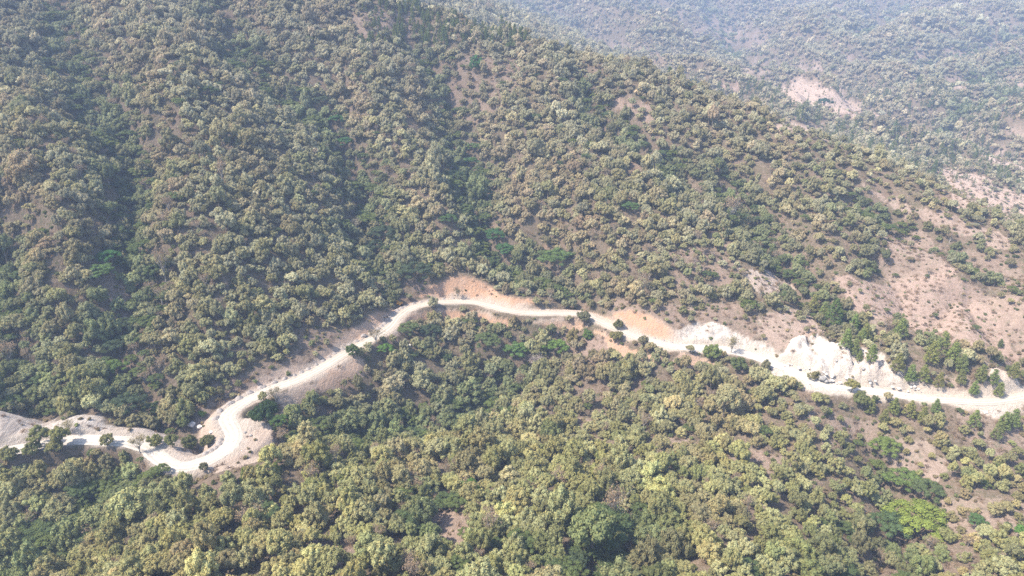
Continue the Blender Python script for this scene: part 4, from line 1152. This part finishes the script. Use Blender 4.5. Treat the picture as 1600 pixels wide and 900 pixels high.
buckets = {}
for i, s in enumerate(SPEC):
    if i in chosen: continue
    x, y, z, sc, szv, st, var, tint, cw, words = s
    lod = 1 if (cd[i] > 620 and st in ('broad', 'pine', 'shrub', 'umbrella')) else 0
    if y < 470: key = ('near_woodland', 'dense olive dry woodland around and below the dirt road')
    elif y < 800: key = ('mountain_woodland', 'dense olive woodland covering the mountain face above the road')
    else: key = ('distant_woodland', 'hazy blue-green woodland on the hills across the valley')
    buckets.setdefault(key, []).append((x, y, z - .1, rz_rng.uniform(0, 6.28), sc, szv, kit_index[(st, var, lod)], tint))
for (nm, lb), rows in buckets.items():
    mass(nm, lb, 'woodland', rows)

# undergrowth: bushes and dry tufts in every gap, thicker on the open slopes
rows = []
for (xl, xh, yl, yh, sp_, seed, mul) in ((-330, 430, 120, 430, 2.7, 31, .95), (-300, 700, 430, 760, 5.0, 32, 1.2), (200, 1100, 700, 1350, 11, 33, 1.7)):
    x, y = scatter(xl, xh, yl, yh, sp_, seed=seed)
    g = ground_at(x, y); rg = np.random.default_rng(seed)
    clus = .55 + .9 * fbm(x / 9, y / 9, 2, 161)
    ok = (g['road_d'] > 4.9) & (rg.random(len(x)) < np.clip(g['shrub_d'] + .45, 0, 1) * np.clip(clus, .12, 1) * np.where(g['soil'] > .4, .30, 1))
    x, y = x[ok], y[ok]; g = {k: v[ok] for k, v in g.items()}
    nn = fbm(x / 20, y / 20, 2, 151)
    for i in range(len(x)):
        r = rg.random()
        if r < .45:
            st = 'shrub'; s = rg.uniform(.45, 1.15) * mul * (.75 if g['bare'][i] > .5 else 1); t = (.22, .18, .10) if rg.random() < .55 - nn[i] * .4 else (.14, .16, .065)
            kk = math.exp(rg.normal(0, .25)); t = tuple(c * kk for c in t)
        else:
            st = 'tuft'; s = rg.uniform(.8, 1.8) * mul; t = (.26, .195, .13) if rg.random() < .6 else (.17, .13, .10)
        v_ = int(rg.integers(NVAR[st]))
        rows.append((x[i], y[i], g['z'][i] - .05, rg.uniform(0, 6.28), s, s * rg.uniform(.7, 1.1), kit_index[(st, v_, 0)], t))
print('undergrowth', len(rows))
mass('undergrowth', 'dry bushes and straw tufts growing in the gaps between trees', 'undergrowth', rows)

# ------------------------------------------------------------------ gravel heaps tipped along the inner road edge
def heap_mesh(seed):
    rg = np.random.default_rng(seed)
    nr, ns = 6, 14; v = [(0, 0, 1.0)]; f = []
    for i in range(1, nr + 1):
        r = i / nr
        for k in range(ns):
            t = 2 * math.pi * k / ns; q = r * (1 + .12 * math.sin(2 * t + seed) + .08 * rg.normal())
            v.append((q * math.cos(t), q * math.sin(t), max(-.25, (1 - r ** 1.3) * 1.0 + .06 * rg.normal()) - (.25 if i == nr else 0)))
    for k in range(ns): f.append((0, 1 + k, 1 + (k + 1) % ns))
    for i in range(nr - 1):
        for k in range(ns):
            a = 1 + i * ns + k; b = 1 + i * ns + (k + 1) % ns; c = a + ns; d = b + ns
            f += [(a, c, d), (a, d, b)]
    me = new_mesh('gravel_heap', v, np.array(f), None, False); me.materials.append(M_GRAVEL); return me
heaps = [heap_mesh(k) for k in range(5)]
def put_heap(i, off, r, h, words):
    x = road[i, 0] + nrm[i, 0] * off; y = road[i, 1] + nrm[i, 1] * off
    o = bpy.data.objects.new('gravel_heap', heaps[i % 5]); C.objects.link(o)
    o.location = (x, y, float(hgt(x, y)) - .02); o.scale = (r, r * 1.15, h); o.rotation_euler = (0, 0, rz_rng.uniform(0, 6.28))
    u, v, _ = project(x, y, o.location[2])
    tag(o, unique(words, float(u), float(v)), 'gravel heap', 'gravel heaps tipped along the road')
def heap_row(p0, p1, step, off, r, h, words):
    a, b = sorted((idx_px(*p0), idx_px(*p1))); i = a
    while i < b:
        put_heap(i, off + rz_rng.uniform(-.3, .3), r * rz_rng.uniform(.85, 1.15), h * rz_rng.uniform(.8, 1.2), words)
        i += max(2, int(step * rz_rng.uniform(.85, 1.2)))
heap_row((356, 652), (420, 610), 5, 4.6, 1.7, 1.1, 'low grey gravel heap on the inner road edge')
heap_row((420, 610), (600, 515), 5, 4.4, 1.3, .9, 'small grey gravel heap along the straight road')
heap_row((600, 515), (640, 482), 4, 4.2, 1.5, 1.0, 'grey gravel heap on the steep road bend')
heap_row((640, 482), (715, 471), 5, 4.0, 1.2, .8, 'small gravel heap under the orange bank')
heap_row((366, 678), (330, 716), 4, 4.8, 1.2, .7, 'low gravel heap inside the hairpin')
heap_row((1000, 528), (1060, 541), 6, 3.8, .9, .5, 'tiny pale heap on the white road')

# rocks and boulders lying on the white bank and the spoil
rk_me = []
for k in range(4):
    b = bmesh.new(); bmesh.ops.create_icosphere(b, subdivisions=2, radius=1)
    rg = np.random.default_rng(300 + k)
    for vv in b.verts:
        nvec = noise(vv.co.x * 1.3 + k, vv.co.y * 1.3 + vv.co.z) * .35 + noise(vv.co.x * 3, vv.co.z * 3 + k) * .15
        vv.co *= 1 + float(nvec)
        vv.co.z *= .7
    me = bpy.data.meshes.new('boulder'); b.to_mesh(me); b.free(); rk_me.append(me)
M_ROCK = plain_material('pale_rock', (.55, .49, .43), scale=1.2); M_GREYROCK = plain_material('grey_rock', (.24, .22, .20), scale=1.2)
for k, me in enumerate(rk_me): me.materials.append(M_GREYROCK if k == 3 else M_ROCK)
ROCKS = [(1284, 592, 1.6, 3), (1290, 596, 1.1, 3), (1307, 564, .9, 3), (1349, 577, .9, 3), (1230, 573, .8, 0), (1262, 600, 1.0, 1), (1275, 606, .8, 2), (1336, 600, .9, 0), (1232, 600, .7, 1), (1060, 565, 1.0, 2), (1085, 548, .8, 0), (1108, 527, .7, 3),
         (640, 540, .9, 0), (300, 664, 1.5, 1), (312, 668, 1.1, 2), (330, 676, .8, 0), (1540, 645, .8, 1), (383, 676, .6, 3), (392, 681, .6, 3)]
rkr = random.Random(5)
for k in range(46):
    u = rkr.uniform(1225, 1440); ROCKS.append((u, np.interp(u, [1225, 1300, 1440], [578, 596, 612]) - rkr.uniform(-4, 12), rkr.uniform(.35, .9), rkr.choice([0, 1, 2, 2, 3])))
for (u, v, r, k) in ROCKS:
    x, y, z, ok = hit(u, v)
    if not ok[0]: continue
    o = bpy.data.objects.new('boulder', rk_me[k]); C.objects.link(o)
    o.location = (x[0], y[0], z[0] + r * .25); o.scale = (r, r, r); o.rotation_euler = (0, 0, rz_rng.uniform(0, 6))
    tag(o, unique(('dark grey' if k == 3 else 'pale') + ' boulder lying on the dug soil', u, v), 'boulder', 'boulders on the dug soil')

# ------------------------------------------------------------------ excavator parked at the bend
def bx(bmm, c, s, rot=None):
    r = bmesh.ops.create_cube(bmm, size=1)
    M_ = Matrix.Translation(c) @ (rot or Matrix()) @ Matrix.Diagonal((*s, 1))
    bmesh.ops.transform(bmm, matrix=M_, verts=r['verts'])
def obj_bm(name, bmm, mat, parent):
    me = bpy.data.meshes.new(name); bmesh.ops.bevel(bmm, geom=bmm.edges[:], offset=.04, segments=1, affect='EDGES'); bmm.to_mesh(me); bmm.free(); me.materials.append(mat)
    o = bpy.data.objects.new(name, me); C.objects.link(o); o.parent = parent; return o
M_YEL = plain_material('worn_yellow_paint', (.62, .30, .05), .5, .4, .15); M_STEEL = plain_material('dark_steel', (.06, .055, .05), .6, .4, .2); M_GLASS = plain_material('dark_glass', (.03, .035, .04), .15, .6, .1)
ei = idx_px(640, 481)
ex, ey = road[ei, 0] + nrm[ei, 0] * 7.5 - tan[ei, 0] * 1, road[ei, 1] + nrm[ei, 1] * 7.5 - tan[ei, 1] * 1
root = bpy.data.objects.new('excavator', None); C.objects.link(root); root.location = (ex, ey, float(hgt(ex, ey)) + .02); root.rotation_euler = (0, 0, R(150))
tag(root, 'small orange-yellow excavator with raised arm by the bend under the orange bank', 'excavator')
for s in (-1, 1):
    b = bmesh.new(); bx(b, (0, s * 1.05, .42), (3.4, .55, .6)); bx(b, (0, s * 1.05, .42), (3.9, .5, .35)); obj_bm('track', b, M_STEEL, root)
b = bmesh.new(); bx(b, (-.3, 0, 1.35), (3.0, 2.3, .9)); bx(b, (-1.5, 0, 1.4), (.6, 2.1, 1.0)); obj_bm('body', b, M_YEL, root)
b = bmesh.new(); bx(b, (.6, .65, 2.2), (1.3, .9, 1.4)); cab = obj_bm('cab', b, M_YEL, root)
b = bmesh.new(); bx(b, (.62, .65, 2.3), (1.34, .94, .8)); o = obj_bm('window', b, M_GLASS, cab)
b = bmesh.new(); bx(b, (2.3, -.2, 3.0), (3.6, .4, .45), Matrix.Rotation(R(-42), 4, 'Y')); bx(b, (4.5, -.2, 3.6), (2.2, .35, .4), Matrix.Rotation(R(35), 4, 'Y')); obj_bm('boom', b, M_YEL, root)
b = bmesh.new(); bx(b, (5.6, -.2, 2.2), (.3, .3, 1.9), Matrix.Rotation(R(-12), 4, 'Y')); obj_bm('arm', b, M_YEL, root)
b = bmesh.new(); bx(b, (5.5, -.2, 1.1), (.9, 1.1, .7), Matrix.Rotation(R(20), 4, 'Y')); obj_bm('bucket', b, M_STEEL, root)
print('objects', len(bpy.data.objects))
